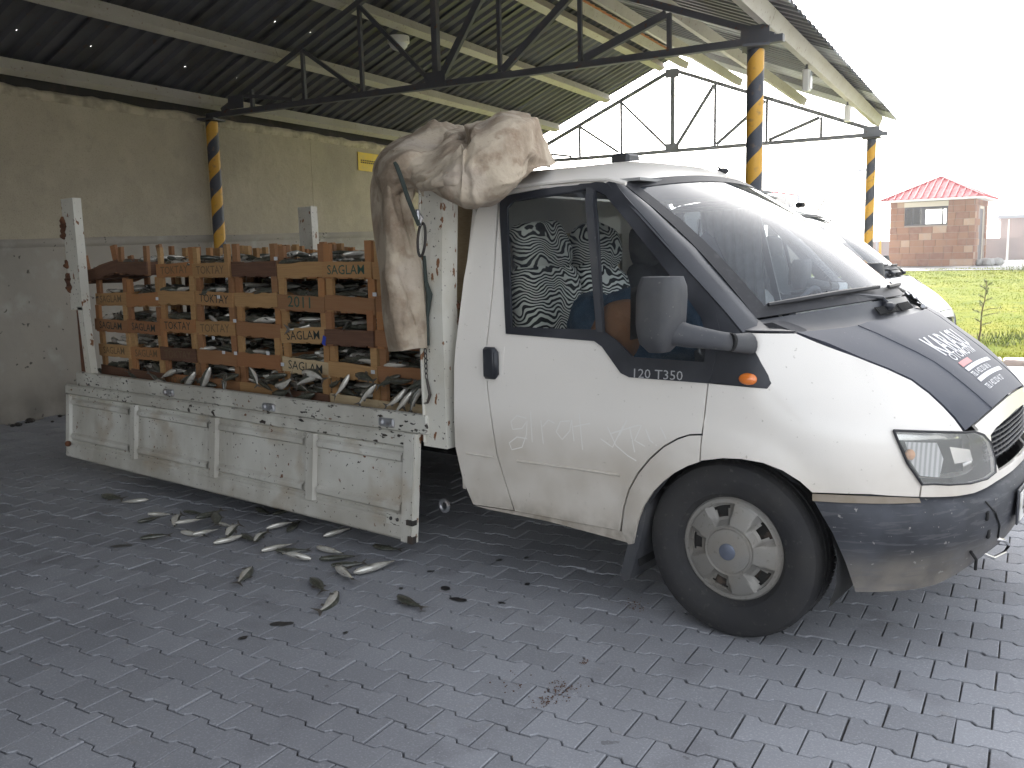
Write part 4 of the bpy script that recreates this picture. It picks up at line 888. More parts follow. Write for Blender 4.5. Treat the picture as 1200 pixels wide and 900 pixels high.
# door mirror
m_ = MB(); rows = []
for k in range(9):
    t = k / 8; z = 1.145 + .272 * t; e = 1 - (abs(2 * t - 1)) ** 5; wx = .076 * (.80 + .20 * e) * (1 - .30 * max(0, .35 - t) / .35) + .006 * t; wy = .085 * (.75 + .25 * e); cx = -1.583 + .012 * t
    if k == 0: wx *= .7; wy *= .7
    rows.append([(cx + wx * math.copysign(abs(math.cos(a)) ** .55, math.cos(a)), 2.86 + wy * math.copysign(abs(math.sin(a)) ** .6, math.sin(a)), z) for a in [2 * PI * j / 24 for j in range(25)]])
m_.grid(rows).add(rows[-1][:-1], [tuple(range(24))]).add(rows[0][:-1], [tuple(range(23, -1, -1))])
mi = both(m_, 'mirror', 'mirror_plastic', thick=0, smooth=.9)
m_ = MB().tube([(-1.56, 2.86, 1.225), (-1.48, 2.885, 1.205), (-1.40, 2.96, 1.185), (-1.36, 3.02, 1.172), (-1.335, 3.09, 1.165)], [.055, .045, .036, .036, .042], 14, flat=.8); both(m_, 'mirror_arm', 'mirror_plastic', mi, thick=0)
m_ = MB().tube([(-1.372, 2.99, 1.176), (-1.366, 3.0, 1.175)], [.0385, .0385], 14, flat=.84); both(m_, 'arm_seam', 'gap_dark', mi, thick=0)
both(MB().add([(-1.672, 2.80, 1.19), (-1.672, 2.92, 1.19), (-1.668, 2.92, 1.38), (-1.668, 2.80, 1.38)], [(0, 1, 2, 3)]), 'mirror_glass', 'chrome', mi, thick=0)
# wipers
def wiper(q0, q1, qa):
    pv_ = (ws(qa, 0) * .5 + hood_at(qa, 0) * .5) + Vector((0, 0, .008)); a = ws(q0, .045, .022); b = ws(q1, .05, .022); mid = (a + b) / 2 + Vector((.0, 0, .012))
    o = MB().tube([pv_, pv_ + Vector((-.03, 0, .035)), mid], [.014, .011, .006], 8).build('wiper', 'black_plastic', truck)
    MB().tube([a, ws((q0 + q1) / 2, .052, .02), b], [.008, .011, .008], 6).build('wiper_blade', 'rubber_seal', o); MB().sphere(pv_, (.026, .026, .018), 12, 6).build('wiper_pivot', 'black_plastic', o)
wiper(-.93, -.14, -.18); wiper(-.02, .80, .72)
m_ = MB(); rows = []
for i in range(9): rows.append([ws(.52 + .36 * i / 8, 0) * (1 - (.1 + .75 * j / 6)) + hood_at(.52 + .36 * i / 8, 0) * (.1 + .75 * j / 6) + Vector((0, 0, .018 + .02 * nz(i, j, 0, .7))) for j in range(7)])
pc = m_.grid(rows).build('paper', 'white_paper', None, smooth=1., thick=.002); tag(pc, 'crumpled white paper lying by the wiper at the foot of the windscreen', 'paper')
# bonnet sticker
m_ = MB()
def hp(a, t): return hood_at(a, t, .0022)
def htext(s_, a0, t0, size, sq, mb): mb.text(s_, size, lambda x, y, z: hp(a0 + x, t0 - y), squeeze=sq, bold=.012)
htext('KARASU', -.40, .52, .32, .60, m_); htext('OTOMOTIV', -.36, .60, .115, 1.0, m_)
for t, s_, k in ((.90, 'TEL 0 422 323 41 27', .0), (.775, 'TEL 0 422 325 08 16', 0.)): htext(s_, -.36, t, .065, .92, m_)
for t, a0, a1 in ((.715, -.36, .33), (.825, -.36, .35)): 
    n = 16
    for i in range(n): 
        x0 = a0 + (a1 - a0) * i / n; m_.add([hp(x0, t), hp(x0 + (a1 - a0) / n * .999, t), hp(x0 + (a1 - a0) / n * .999, t - .035), hp(x0, t - .035)], [(0, 1, 2, 3)])
m_.build('bonnet_lettering', 'sticker_white', truck, smooth=None)['kind'] = 'stuff'
m_ = MB(); n = 6
for i in range(n): m_.add([hp(-.36 + .26 * i / n, .668), hp(-.36 + .26 * (i + 1) / n, .668), hp(-.36 + .26 * (i + 1) / n, .620), hp(-.36 + .26 * i / n, .620)], [(0, 1, 2, 3)])
m_.build('bonnet_label', 'sticker_red', truck, smooth=None)
# wheels
def wheel(x, y, name='wheel', trim=True, side=-1):
    o = thing_w = None
    prof = [(.205, .165), (.225, .195), (.265, .212), (.31, .212), (.338, .198), (.349, .18), (.352, .15), (.352, .135), (.345, .133), (.345, .125), (.352, .123), (.352, .095), (.345, .093), (.345, .085), (.352, .083), (.352, .06), (.349, .032), (.335, .012), (.30, .0), (.25, .0), (.205, .03)]
    m_ = MB().lathe([(r_, h - .106) for r_, h in prof], (0, 0, 0), (0, -1, 0), 72, close=True)
    n0 = 72       # shoulder blocks
    for k in range(n0):
        a = 2 * PI * (k + .5) / n0
        for h in (-.082, -.045, .0, .045): m_.box((math.cos(a) * (.3465 if h < 0 else .3445), -h, math.sin(a) * .3475), (.012, .026, .020), Matrix.Rotation(-a, 3, 'Y'))
    m_.v = [(a + x, b * (1 if side < 0 else -1) + y, c + WR) for a, b, c in m_.v]
    if side > 0: m_.f = [f[::-1] for f in m_.f]
    wh = m_.build(name, 'tyre_rubber', truck, .5)
    m_ = MB().lathe([(0, .02), (.20, .03), (.212, .05), (.212, -.09)], (0, 0, 0), (0, -1, 0), 40); sgn = 1 if side < 0 else -1
    def put(q): q.v = [(a + x, b * sgn + y, c + WR) for a, b, c in q.v]; q.f = q.f if sgn > 0 else [f[::-1] for f in q.f]; return q
    put(m_).build('rim', 'wheel_dark', wh, .6)
    if not trim: return wh
    T_ = MB(); nA = 120; rs = [0, .03, .044, .047, .050, .065, .080, .086, .089, .093, .100, .110, .118, .130, .145, .160, .172, .180, .184, .188, .196, .200, .205, .212, .214]
    def hz(r_, a):
        k = (a / (2 * PI / 5)) % 1; d = min(k, 1 - k) * 2 * PI / 5 * r_
        h = .102 - .9 * r_ * r_
        if r_ < .087: h += .007
        if .088 < r_ < .094: h -= .004
        if .10 < r_ < .183: h -= .026 * max(0, 1 - (d / (.028 + (r_ - .1) * .42)) ** 6) * min(1, (r_ - .1) / .02)
        if .183 < r_ < .19: h -= .003
        if r_ > .197: h = .070 - (r_ - .197) * .9
        return h
    V = [(r_ * math.cos(2 * PI * j / nA), -hz(r_, 2 * PI * j / nA), r_ * math.sin(2 * PI * j / nA)) for r_ in rs for j in range(nA)]; Fc = []
    for i in range(len(rs) - 1):
        for j in range(nA):
            rm = (rs[i] + rs[i + 1]) / 2; a = 2 * PI * (j + .5) / nA; k = (a / (2 * PI / 5)) % 1; d = min(k, 1 - k) * 2 * PI / 5
            if .128 < rm < .174 and d * rm < .020 + .07 * (rm - .128) * 4: continue
            Fc.append((i * nA + j, (i + 1) * nA + j, (i + 1) * nA + (j + 1) % nA, i * nA + (j + 1) % nA))
    rot = Matrix.Rotation(-math.radians(107 - 90) , 3, 'Y')
    T_.add([Matrix.Rotation(-math.radians(35), 3, 'Y') @ Vector(p) for p in V], Fc)
    put(T_).build('wheel_trim', 'wheel_trim', wh, .5, thick=.004)
    put(MB().lathe([(0, .1135), (.028, .1135), (.033, .111), (.033, .09)], (0, 0, 0), (0, -1, 0), 24)).build('wheel_badge', 'trim_badge', wh, .5)
    return wh
wheel(WX, 3.205); wheel(WX, 2 * YC - 3.205, side=1)
for y, sd_ in ((3.30, -1), (3.54, 1), (4.6, -1), (4.84, 1)): wheel(-5.15, y, trim=False, side=sd_)
# interior
def cushion(mb, c, d, tilt=0., bul=.35, n=14, k=10, bumps=.0, sd_=0.):
    M_ = Matrix.Rotation(tilt, 3, 'Y'); rows = []
    for i in range(k + 1):
        a = PI * i / k; r_ = []
        for j in range(n + 1):
            b = 2 * PI * j / n; f = lambda t: math.copysign(abs(t) ** bul, t)
            p = Vector((d[0] / 2 * f(math.sin(a)) * f(math.cos(b)), d[1] / 2 * f(math.sin(a)) * f(math.sin(b)), d[2] / 2 * f(math.cos(a)))); p *= 1 + bumps * nz(p.x * 1., p.y, p.z, 9, sd_); r_.append(M_ @ p + Vector(c))
        rows.append(r_)
    return mb.grid(rows, flip=True)
for nm, y, cl, w_ in (('seat', 3.46, 'zebra_cloth', .46), ('seat', 3.93, 'zebra_cloth', .44), ('seat', 4.55, 'grey_cloth', .5)):
    m_ = cushion(MB(), (-2.50, y, 1.12), (.20, w_, .72), math.radians(-9), .5, 24, 18, .12, y); o = m_.build('seat_back', cl, truck, 2.)
    cushion(MB(), (-2.555, y, 1.54), (.17, w_ * .80, .25), math.radians(-9), .6, 20, 12, .12, y).build('headrest', cl, o, 2.)
    cushion(MB(), (-2.18, y, .80), (.55, w_, .18), 0, .5, 20, 12, .05, y).build('seat_cushion', cl, o, 2.)
m_ = MB(); rows = []    # grey cloth hung over the driver's seat
for i in range(15):
    t = i / 14; rows.append([(-2.30 + .30 * t + .03 * nz(j * .4, t * 2, 0, 1), 4.25 + .55 * j / 20 + (.05 * math.sin(j * 1.1) * t), 1.60 - .62 * t + .02 * math.sin(j * .9 + t * 3)) for j in range(21)])
tag(m_.grid(rows).build('seat_cloth', 'grey_cloth', None, 2., thick=.004), 'grey cloth hung over the far driver seat, seen through the near window', 'cloth')
m_ = cushion(MB(), (-2.08, 3.44, 1.10), (.50, .46, .42), .2, .8, 28, 20, .32, 3); cushion(m_, (-1.90, 3.52, 1.16), (.36, .4, .34), -.3, .8, 24, 16, .3, 8)
tag(m_.build('denim_jacket', 'denim', None, 2.), 'crumpled dark blue denim jacket on the passenger seat', 'jacket')
m_ = cushion(MB(), aty(728, 390, 3.27), (.21, .26, .30), .3, .75, 24, 16, .12, 5); tag(m_.build('leather_bag', 'tan_leather', None, 2.), 'rounded tan leather bag lying before the denim jacket', 'bag')
m_ = MB().prism([(-1.15, .62), (-1.13, 1.17), (-1.30, 1.235), (-1.50, 1.20), (-1.62, 1.11), (-1.60, .95), (-1.45, .70)], YC - .86, YC + .86, lambda x, z, y: (x, y, z)); m_.build('dashboard', 'cabin_dark', truck, smooth=None)
m_ = MB(); rows = [[(-1.68 + .19 * math.cos(2 * PI * j / 32) * .35, 4.52 + .19 * math.sin(2 * PI * j / 32), 1.13 + .19 * math.cos(2 * PI * j / 32) * .93) for j in range(33)]]
sw = MB().tube(rows[0], .013, 8).build('steering_wheel', 'cabin_trim', truck); MB().tube([(-1.45, 4.52, .98), (-1.68, 4.52, 1.13)], [.03, .045], 10).box((-1.68, 4.52, 1.13), (.02, .33, .04)).build('steering_hub', 'cabin_trim', sw)
m_ = MB(); rows = []
for i in range(13): rows.append([(-1.50 + .26 * i / 12, 4.02 + .50 * j / 14, 1.215 + .07 * math.sin(PI * i / 12) * math.sin(PI * j / 14) * (1 + .6 * nz(i, j, 0, .5)) + .03 * nz(i, j, 3, .35)) for j in range(15)])
tag(m_.grid(rows, flip=True).build('dash_cloth', 'white_cloth', None, 2., thick=.004), 'rumpled cream cloth lying on the dashboard behind the windscreen', 'cloth')
m_ = MB(); rows = []    # curtain across the far door window
for z in (1.17, 1.35, 1.55, 1.74): rows.append([(-2.42 + .36 * j / 30, 2 * YC - y0(z) - .05 + .022 * math.sin(j * 1.35), z) for j in range(31)])
tag(m_.grid(rows).build('curtain', 'white_cloth', None, 2.), 'pleated white curtain at the far door window', 'curtain')
m_ = MB().box((-2.35, YC, 1.815), (.80, 1.42, .012)); m_.build('headliner', 'cabin_roof', truck, smooth=None)
m_ = skin(SZ((575, 392), (700, 401), (735, 440), (832, 450), (824, 505)) + [(SL - .52, .40), (.30, .40)], .15, (), -.045); both(m_, 'door_lining', 'cabin_dark', thick=0)
MB().tube([(-2.74, y0(1.79) + .04, 1.745), (-2.1, y0(1.79) + .045, 1.755)], .014, 6).mirrored().build('grab_rail', 'purlin_cream', truck)
t_ = MB().box((-2.50, 4.15, 1.985), (.11, .13, .075), bev=.015); tag(t_.build('roof_beacon', 'black_plastic', None), 'dark box shaped beacon standing on the cab roof', 'beacon')
m_ = MB().sphere((-2.02, 4.3, 1.905), (.035, .022, .018), 12, 6).tube([(-2.02, 4.3, 1.91), (-2.06, 4.3, 1.94)], [.006, .004], 6); m_.build('aerial_base', 'rubber_seal', truck)
# ------------------------------------------------------------------ the flatbed
BF = .675                       # deck height
m_ = MB().box((-4.70, 4.125, BF - .03), (3.52, 2.12, .05)); m_.build('deck', 'rust', truck, smooth=None)
for y in (3.65, 4.50): MB().box((-4.2, y, .50), (4.6, .08, .18)).build('chassis_rail', 'gap_dark', truck, smooth=None)
for x in (-6.2, -5.5, -4.4, -3.6): MB().box((x, 4.125, .60), (.06, 1.9, .09)).build('cross_member', 'gap_dark', truck, smooth=None)
MB().box((-4.05, 3.5, .42), (.8, .36, .26), bev=.04).build('fuel_tank', 'gap_dark', truck)
m_ = MB().box((-4.70, 3.062, .705), (3.50, .045, .095), bev=.006); rail_ = m_.build('side_rail', 'bed_paint_worn', truck)
m_ = MB().box((-4.70, 5.19, .705), (3.50, .045, .095), bev=.006); m_.build('side_rail', 'bed_paint', truck)
for u, v in ((198, 460), (315, 477), (453, 495)):
    p = aty(u, v, 3.035); MB().box(p, (.11, .02, .045), bev=.008).box(p + Vector((-.02, -.016, .004)), (.035, .02, .03), bev=.008).tube([p + Vector((.02, -.02, .0)), p + Vector((.055, -.025, -.008))], .008, 6).build('latch', 'galvanised', rail_)
# the dropside hangs open, its lower edge swung out
DX0, DX1, DH = -6.60, -3.02, .535
def dz(x, h, o=0.):       # x along, h down from the hinge, o out
    return Vector((x, 3.048 - .052 * h / DH - o, .655 - h))
drop = thing  # name kept free
m_ = MB()
P = [(DX0, DX1)]
def dbox(mb, x0, x1, h0, h1, o0, o1):
    V = [dz(x, h, o) for x in (x0, x1) for h in (h1, h0) for o in (o1, o0)]
    return mb.add(V, [(0, 1, 3, 2), (4, 6, 7, 5), (0, 4, 5, 1), (2, 3, 7, 6), (0, 2, 6, 4), (1, 5, 7, 3)])
m_.grid([[dz(DX0 + (DX1 - DX0) * i / 60, DH * j / 10, .0 + .0035 * nz(i * .3, j * .5, 0, .5)) for i in range(61)] for j in range(11)], flip=True)
dp = m_.build('dropside', 'bed_paint', truck, smooth=1., thick=.012, off=-1)
ribs = [DX0 + .03, -5.65, -4.722, -3.808, DX1 - .03]
def strip(name, x0, x1, h0, h1, o, mt='bed_paint', w_=.012):
    """A pressed rib: flat top with sloping flanks."""
    n = max(2, int((x1 - x0) / .12)); xs_ = [x0 + (x1 - x0) * i / n for i in range(n + 1)]
    if x1 - x0 > h1 - h0: rows = [[dz(x, h, oo + .0018 * nz(x, h, 0, 6)) for x in xs_] for h, oo in ((h0, .001), (h0 + w_, o), (h1 - w_, o), (h1, .001))]
    else: rows = [[dz(x0 + dx, h0 + (h1 - h0) * k / 6, oo) for k in range(7)] for dx, oo in ((0, .001), (w_, o), (x1 - x0 - w_, o), (x1 - x0, .001))]
    mb = MB().grid(rows, flip=x1 - x0 > h1 - h0); 
    return mb.build(name, mt, dp, smooth=.5)
strip('top_rail', DX0, DX1, .0, .075, .018, 'bed_paint_worn'); strip('bottom_rail', DX0, DX1, .435, DH, .010)
for a, b in zip(ribs, ribs[1:]):
    strip('pressed_rib', a + .06, b - .06, .100, .150, .020); strip('pressed_rib', a + .06, b - .06, .350, .400, .020)
    f = MB(); q = .052      # rounded frame step round each bay
    for x0, x1, h0, h1 in ((a + q, b - q, .082, .094), (a + q, b - q, .412, .424)): dbox(f, x0, x1, h0, h1, 0, .008)
    f.build('bay_edge', 'bed_paint', dp)
for x in ribs[1:4]: strip('upright_rib', x - .035, x + .045, .075, .435, .024)
strip('upright_rib', DX0, DX0 + .075, .075, .435, .020); strip('upright_rib', DX1 - .085, DX1, .0, DH, .022)
m_ = MB(); dbox(m_, DX1, DX1 + .010, 0, DH, -.016, .024); m_.build('end_flange', 'post_paint', dp, smooth=None)
m_ = MB(); dbox(m_, DX1 - .03, DX1 + .014, .42, .445, .0, .032); m_.build('hinge_lug', 'dark_steel', dp); m_ = MB(); dbox(m_, DX1 - .02, DX1 + .013, .50, .535, 0, .030); m_.build('hinge_lug', 'dark_steel', dp)
m_ = MB(); dbox(m_, -3.205, -3.09, .405, .465, .011, .015); m_.build('catch_plate', 'bed_paint_worn', dp)
for x in (-3.172, -3.125): MB().sphere(dz(x, .435, .016), .010, 8, 4).build('catch_bolt', 'dark_steel', dp)
m_ = MB()
for k, x in enumerate((DX0 + .07,)): m_.sphere(dz(x, .43, .03), .022, 10, 6)
m_.build('catch_knob', 'rust', dp)
m_ = MB().grid([[(DX0 + (DX1 - DX0) * i / 20, 5.215 + .02 * j, .655 - .535 * j) for i in range(21)] for j in (0, 1)]); m_.build('far_dropside', 'bed_paint', truck, smooth=None, thick=.03)
# ring and lamp under the front end
m_ = MB().tube([(-3.0 + .028 * math.cos(a), 3.20, .262 + .028 * math.sin(a)) for a in [2 * PI * i / 14 for i in range(15)]], .010, 8); m_.build('ring_bolt', 'galvanised', truck)
# corner posts
def stake(poly, y0_, y1_, name='stake', mt='post_paint'): return MB().prism(poly, y0_, y1_, lambda x, z, y: (x, y, z)).build(name, mt, truck, smooth=None)
fp_ = stake([(-2.985, .60), (-2.835, .60), (-2.835, 1.3), (-2.80, 1.92), (-2.94, 1.92), (-2.985, 1.3)], 3.055, 3.16, 'front_post')
MB().tube([(-2.975, 3.052, .62), (-2.975, 3.052, 1.3), (-2.938, 3.052, 1.91)], .008, 6).build('post_lip', 'post_paint', fp_)
stake([(-2.985, .60), (-2.835, .60), (-2.80, 1.92), (-2.94, 1.92)], 5.10, 5.20, 'front_post')
rp_ = stake([(-6.47, 1.20), (-6.30, 1.20), (-6.30, 1.98), (-6.47, 1.98)], 3.06, 3.12, 'rear_post')
m_ = MB().prism([(-6.335, .70), (-6.255, .70), (-6.30, 1.22), (-6.37, 1.22)], 3.06, 3.11, lambda x, z, y: (x, y, z)); m_.build('post_foot', 'post_paint', rp_, smooth=None)
m_ = MB().prism([(-6.43, .70), (-6.34, .70), (-6.37, 1.28), (-6.42, 1.28)], 3.075, 3.105, lambda x, z, y: (x, y, z)); m_.build('post_brace', 'rust', rp_, smooth=None)
for z, s_ in ((1.80, .05), (1.73, .045), (1.52, .035), (1.42, .05), (1.36, .045)): m_ = MB().sphere((0, 0, 0), (s_ * .6, .02, s_ * .9), 14, 10); m_.v = [(a * (1 + 1.1 * nz(a * 40, c * 40, z * 9)) - 6.458 + .02 * nz(z, 1, 0, 9), b * (1 + nz(a * 50, c * 50, z)) + 3.055, c * (1 + .7 * nz(c * 40, a * 30, z * 5)) + z) for a, b, c in m_.v]; m_.build('hinge_rust', 'rust', rp_)
stake([(-6.46, .70), (-6.28, .70), (-6.28, 1.98), (-6.46, 1.98)], 5.13, 5.20, 'rear_post')
# headboard behind the cab
hbd = MB().box((-2.955, 4.13, 1.28), (.03, 2.0, 1.25)).build('headboard', 'bed_paint', truck, smooth=None)
for z in (.78, .92, 1.06): MB().box((-2.925, 4.13, z), (.03, 1.98, .05), bev=.01).build('headboard_rib', 'post_paint', hbd)
MB().box((-2.935, 4.13, 1.5), (.012, 1.9, .60)).build('plywood_panel', 'wood_pale', hbd, smooth=None)
m_ = MB()
for z in (1.22, 1.30): m_.tube([(-2.79, 3.17, z), (-2.83, 3.17, z - .03), (-2.87, 3.16, z + .02), (-2.92, 3.17, z)], .014, 6)
m_.build('rusty_bracket', 'rust', truck)
# chain on the post, hook
ch = thing_c = MB(); zz = 1.148
chain = None
for k in range(9):
    z = 1.14 - k * .024; a = (k % 2) * PI / 2
    L_ = MB().tube([(-2.935 + (.0075 * math.cos(t)) * math.cos(a), 3.036 + .0075 * math.cos(t) * math.sin(a), z + .0155 * math.sin(t)) for t in [2 * PI * i / 10 for i in range(11)]], .0026, 5, caps=False)
    if k == 0: chain = L_.build('chain', 'dark_steel', truck)
    else: L_.build('chain_link', 'dark_steel', chain)
MB().tube([(-2.935, 3.038, .935), (-2.925, 3.036, .90), (-2.915, 3.036, .86), (-2.93, 3.034, .82), (-2.955, 3.034, .815)], [.006, .007, .008, .006, .003], 6).build('chain_hook', 'dark_steel', chain)

# ------------------------------------------------------------------ fish
def fish_mesh(bend, name='fish'):
    m_ = MB(); K = [(0, .004, .005), (.05, .011, .013), (.14, .015, .020), (.28, .017, .026), (.44, .017, .026), (.60, .013, .020), (.74, .008, .013), (.84, .0045, .008), (.90, .003, .008)]
    Lf = .22; V = []; n = 10
    def c(t): return Vector((t * Lf - Lf / 2, bend * math.sin(t * 2.6) * .5, 0))
    for t, w_, h_ in K:
        p = c(t); d = (c(t + .02) - c(t - .02)).normalized(); nrm = Vector((-d.y, d.x, 0))
        for j in range(n): a = 2 * PI * j / n; V.append(p + nrm * math.cos(a) * h_ + Vector((0, 0, 1)) * math.sin(a) * w_)
    Fc = []; Mi = []
    for i in range(len(K) - 1):
        for j in range(n): Fc.append((i * n + j, (i + 1) * n + j, (i + 1) * n + (j + 1) % n, i * n + (j + 1) % n)); a = 2 * PI * (j + .5) / n; Mi.append(0 if math.cos(a) > .55 else 1)
    Fc.append(tuple(range(n))); Mi.append(0)
    m_.v = [tuple(v) for v in V]; m_.f = Fc; m_.m = Mi
    p = c(.89); e = c(1.03); d = (e - p).normalized(); nn = Vector((-d.y, d.x, 0))
    m_.add([p + nn * .009, p - nn * .009, e - nn * .036 + d * .012, e - d * .012, e + nn * .036 + d * .012], [(0, 1, 2, 3), (0, 3, 4)], 2)
    m_.add([c(.42) + Vector((0, .024, 0)), c(.60) + Vector((0, .018, 0)), c(.58) + Vector((0, .034, .002)), c(.46) + Vector((0, .040, .002))], [(0, 1, 2, 3)], 2)
    m_.add([c(.62) - Vector((0, .016, 0)), c(.74) - Vector((0, .010, 0)), c(.76) - Vector((0, .024, 0)), c(.68) - Vector((0, .028, 0))], [(0, 1, 2, 3)], 2)
    m_.add([c(.22) + Vector((0, -.010, .014)), c(.30) + Vector((0, -.012, .016)), c(.36) + Vector((0, -.028, .013)), c(.27) + Vector((0, -.030, .012))], [(0, 1, 2, 3)], 2)
    for s_ in (-1, 1): m_.sphere(c(.07) + Vector((0, .006, s_ * .0105)), .0035, 6, 4, 3)
    return m_
FM = [fish_mesh(b) for b in (-.03, 0., .025, .05, -.055)]
FME = [f.mesh('fish', ['fish_back', 'fish_belly', 'fish_fin', 'fish_eye'], .9) for f in FM]
FMD = []
for me in FME[:3]:
    c_ = me.copy(); c_.name = 'fish'; c_.materials[1] = MATS['fish_back']; FMD.append(c_)
def fish(pos, d, roll=0., k=None, dark=False, s=1., lab='', grp='fish', rr=rnd):
    """pos centre, d direction from head to tail."""
    me = (FMD if dark else FME)[(k if k is not None else rr.randrange(9)) % (3 if dark else 5)]
    o = bpy.data.objects.new('fish', me); COL.objects.link(o); x = Vector(d).normalized(); z = Vector((0, 0, 1)); z = (z - x * z.dot(x)); z = z.normalized() if z.length > .1 else Vector((0, -1, 0)); y = z.cross(x)
    o.matrix_basis = Matrix.Translation(pos) @ (Matrix((x, y, z)).transposed() @ Matrix.Rotation(roll, 3, 'X')).to_4x4() @ Matrix.Scale(s, 4)
    tag(o, lab, 'fish', grp); return o
GF = [((174, 586), (140, 589), 0, 'pale fish farthest left on the pavers, beside a dark one'), ((119, 581), (145, 585), 1, 'dark fish farthest left on the pavers'), ((173, 603), (203, 603), 0, 'fish lying alone level with the left end of the fish pile'),
      ((172, 631), (192, 629), 1, 'small dark fish lying left of the pile, nearest the camera there'), ((205, 621), (217, 609), 0, 'fish at the left tip of the pile, tail raised to the back'), ((208, 622), (238, 618), 0, 'fish lying lengthwise at the left edge of the pile'),
      ((212, 624), (242, 629), 0, 'pale fish in the near left of the pile'), ((233, 630), (252, 626), 0, 'short pale fish at the near edge of the pile'), ((251, 606), (253, 632), 1, 'dark fish lying across the middle of the pile, pointing at the camera'),
      ((250, 637), (290, 626), 0, 'bright bent fish at the near right edge of the pile'), ((266, 633), (283, 620), 0, 'fish at the right end of the pile behind the bent one'), ((230, 616), (261, 606), 1, 'dark fish at the back of the pile'), ((252, 613), (272, 617), 0, 'fish crossing the dark one near the middle of the pile'),
      ((283, 627), (301, 636), 1, 'dark fish between the pile and the single fish to its right'), ((299, 635), (317, 625), 0, 'fish just right of the pile, tail towards the dropside'), ((312, 620), (345, 613), 0, 'long pale fish under the third bay of the dropside'),
      ((337, 623), (353, 610), 1, 'dark fish crossing the end of the long pale one'), ((306, 646), (346, 637), 0, 'bright fish with a reddish head lying before a greenish one'), ((323, 646), (363, 644), 1, 'greenish dark fish lying between two bright ones'),
      ((365, 656), (330, 650), 0, 'pale fish in front of the greenish one'), ((379, 629), (412, 620), 0, 'fish lying alone nearest below the last bay of the dropside'), ((371, 642), (405, 650), 0, 'grey fish right of the greenish one, head to the left'),
      ((374, 656), (421, 652), 1, 'long dark fish lying before the grey one'), ((388, 663), (428, 659), 1, 'dark fish behind the large bright one'), ((414, 672), (463, 657), 0, 'large bright fish, the most right of the bright fish on the pavers'),
      ((395, 664), (419, 682), 0, 'fish pointing its tail at the camera beside the large bright one'), ((295, 666), (278, 685), 0, 'single fish lying apart in front of the pile'), ((364, 679), (377, 695), 1, 'small dark fish above the bent fish nearest the camera'),
      ((395, 694), (369, 716), 0, 'bent fish nearest the camera, tail to the left'), ((466, 699), (498, 713), 1, 'brownish fish lying farthest right on the pavers'), ((437, 640), (471, 644), 1, 'dark flat fish below the front end of the dropside'),
      ((300, 596), (316, 603), 1, 'dark fish in the shade under the middle of the dropside'), ((325, 602), (341, 598), 1, 'dark fish in the shade under the third rib of the dropside'), ((216, 600), (236, 603), 1, 'dark fish in the shade behind the pile'), ((163, 612), (190, 606), 1, 'dark fish behind the single fish at the left')]
for i, (a, b, dk, lab) in enumerate(GF):
    A, B = atz(*a, .015), atz(*b, .015); l = (B - A).length
    sgn_ = 1 if (B - A).x > 0 else -1
    fish((A + B) / 2 + Vector((0, 0, .004 + .022 * (i % 3 if 4 <= i <= 12 else 0))), B - A, (PI * (i % 2) + rnd.gauss(0, .35)) if dk else (-.55 if sgn_ > 0 else PI + .55) + rnd.gauss(0, .2), i, dk, max(.72, min(1.15, l / .22)), lab, 'fish fallen on the pavers')

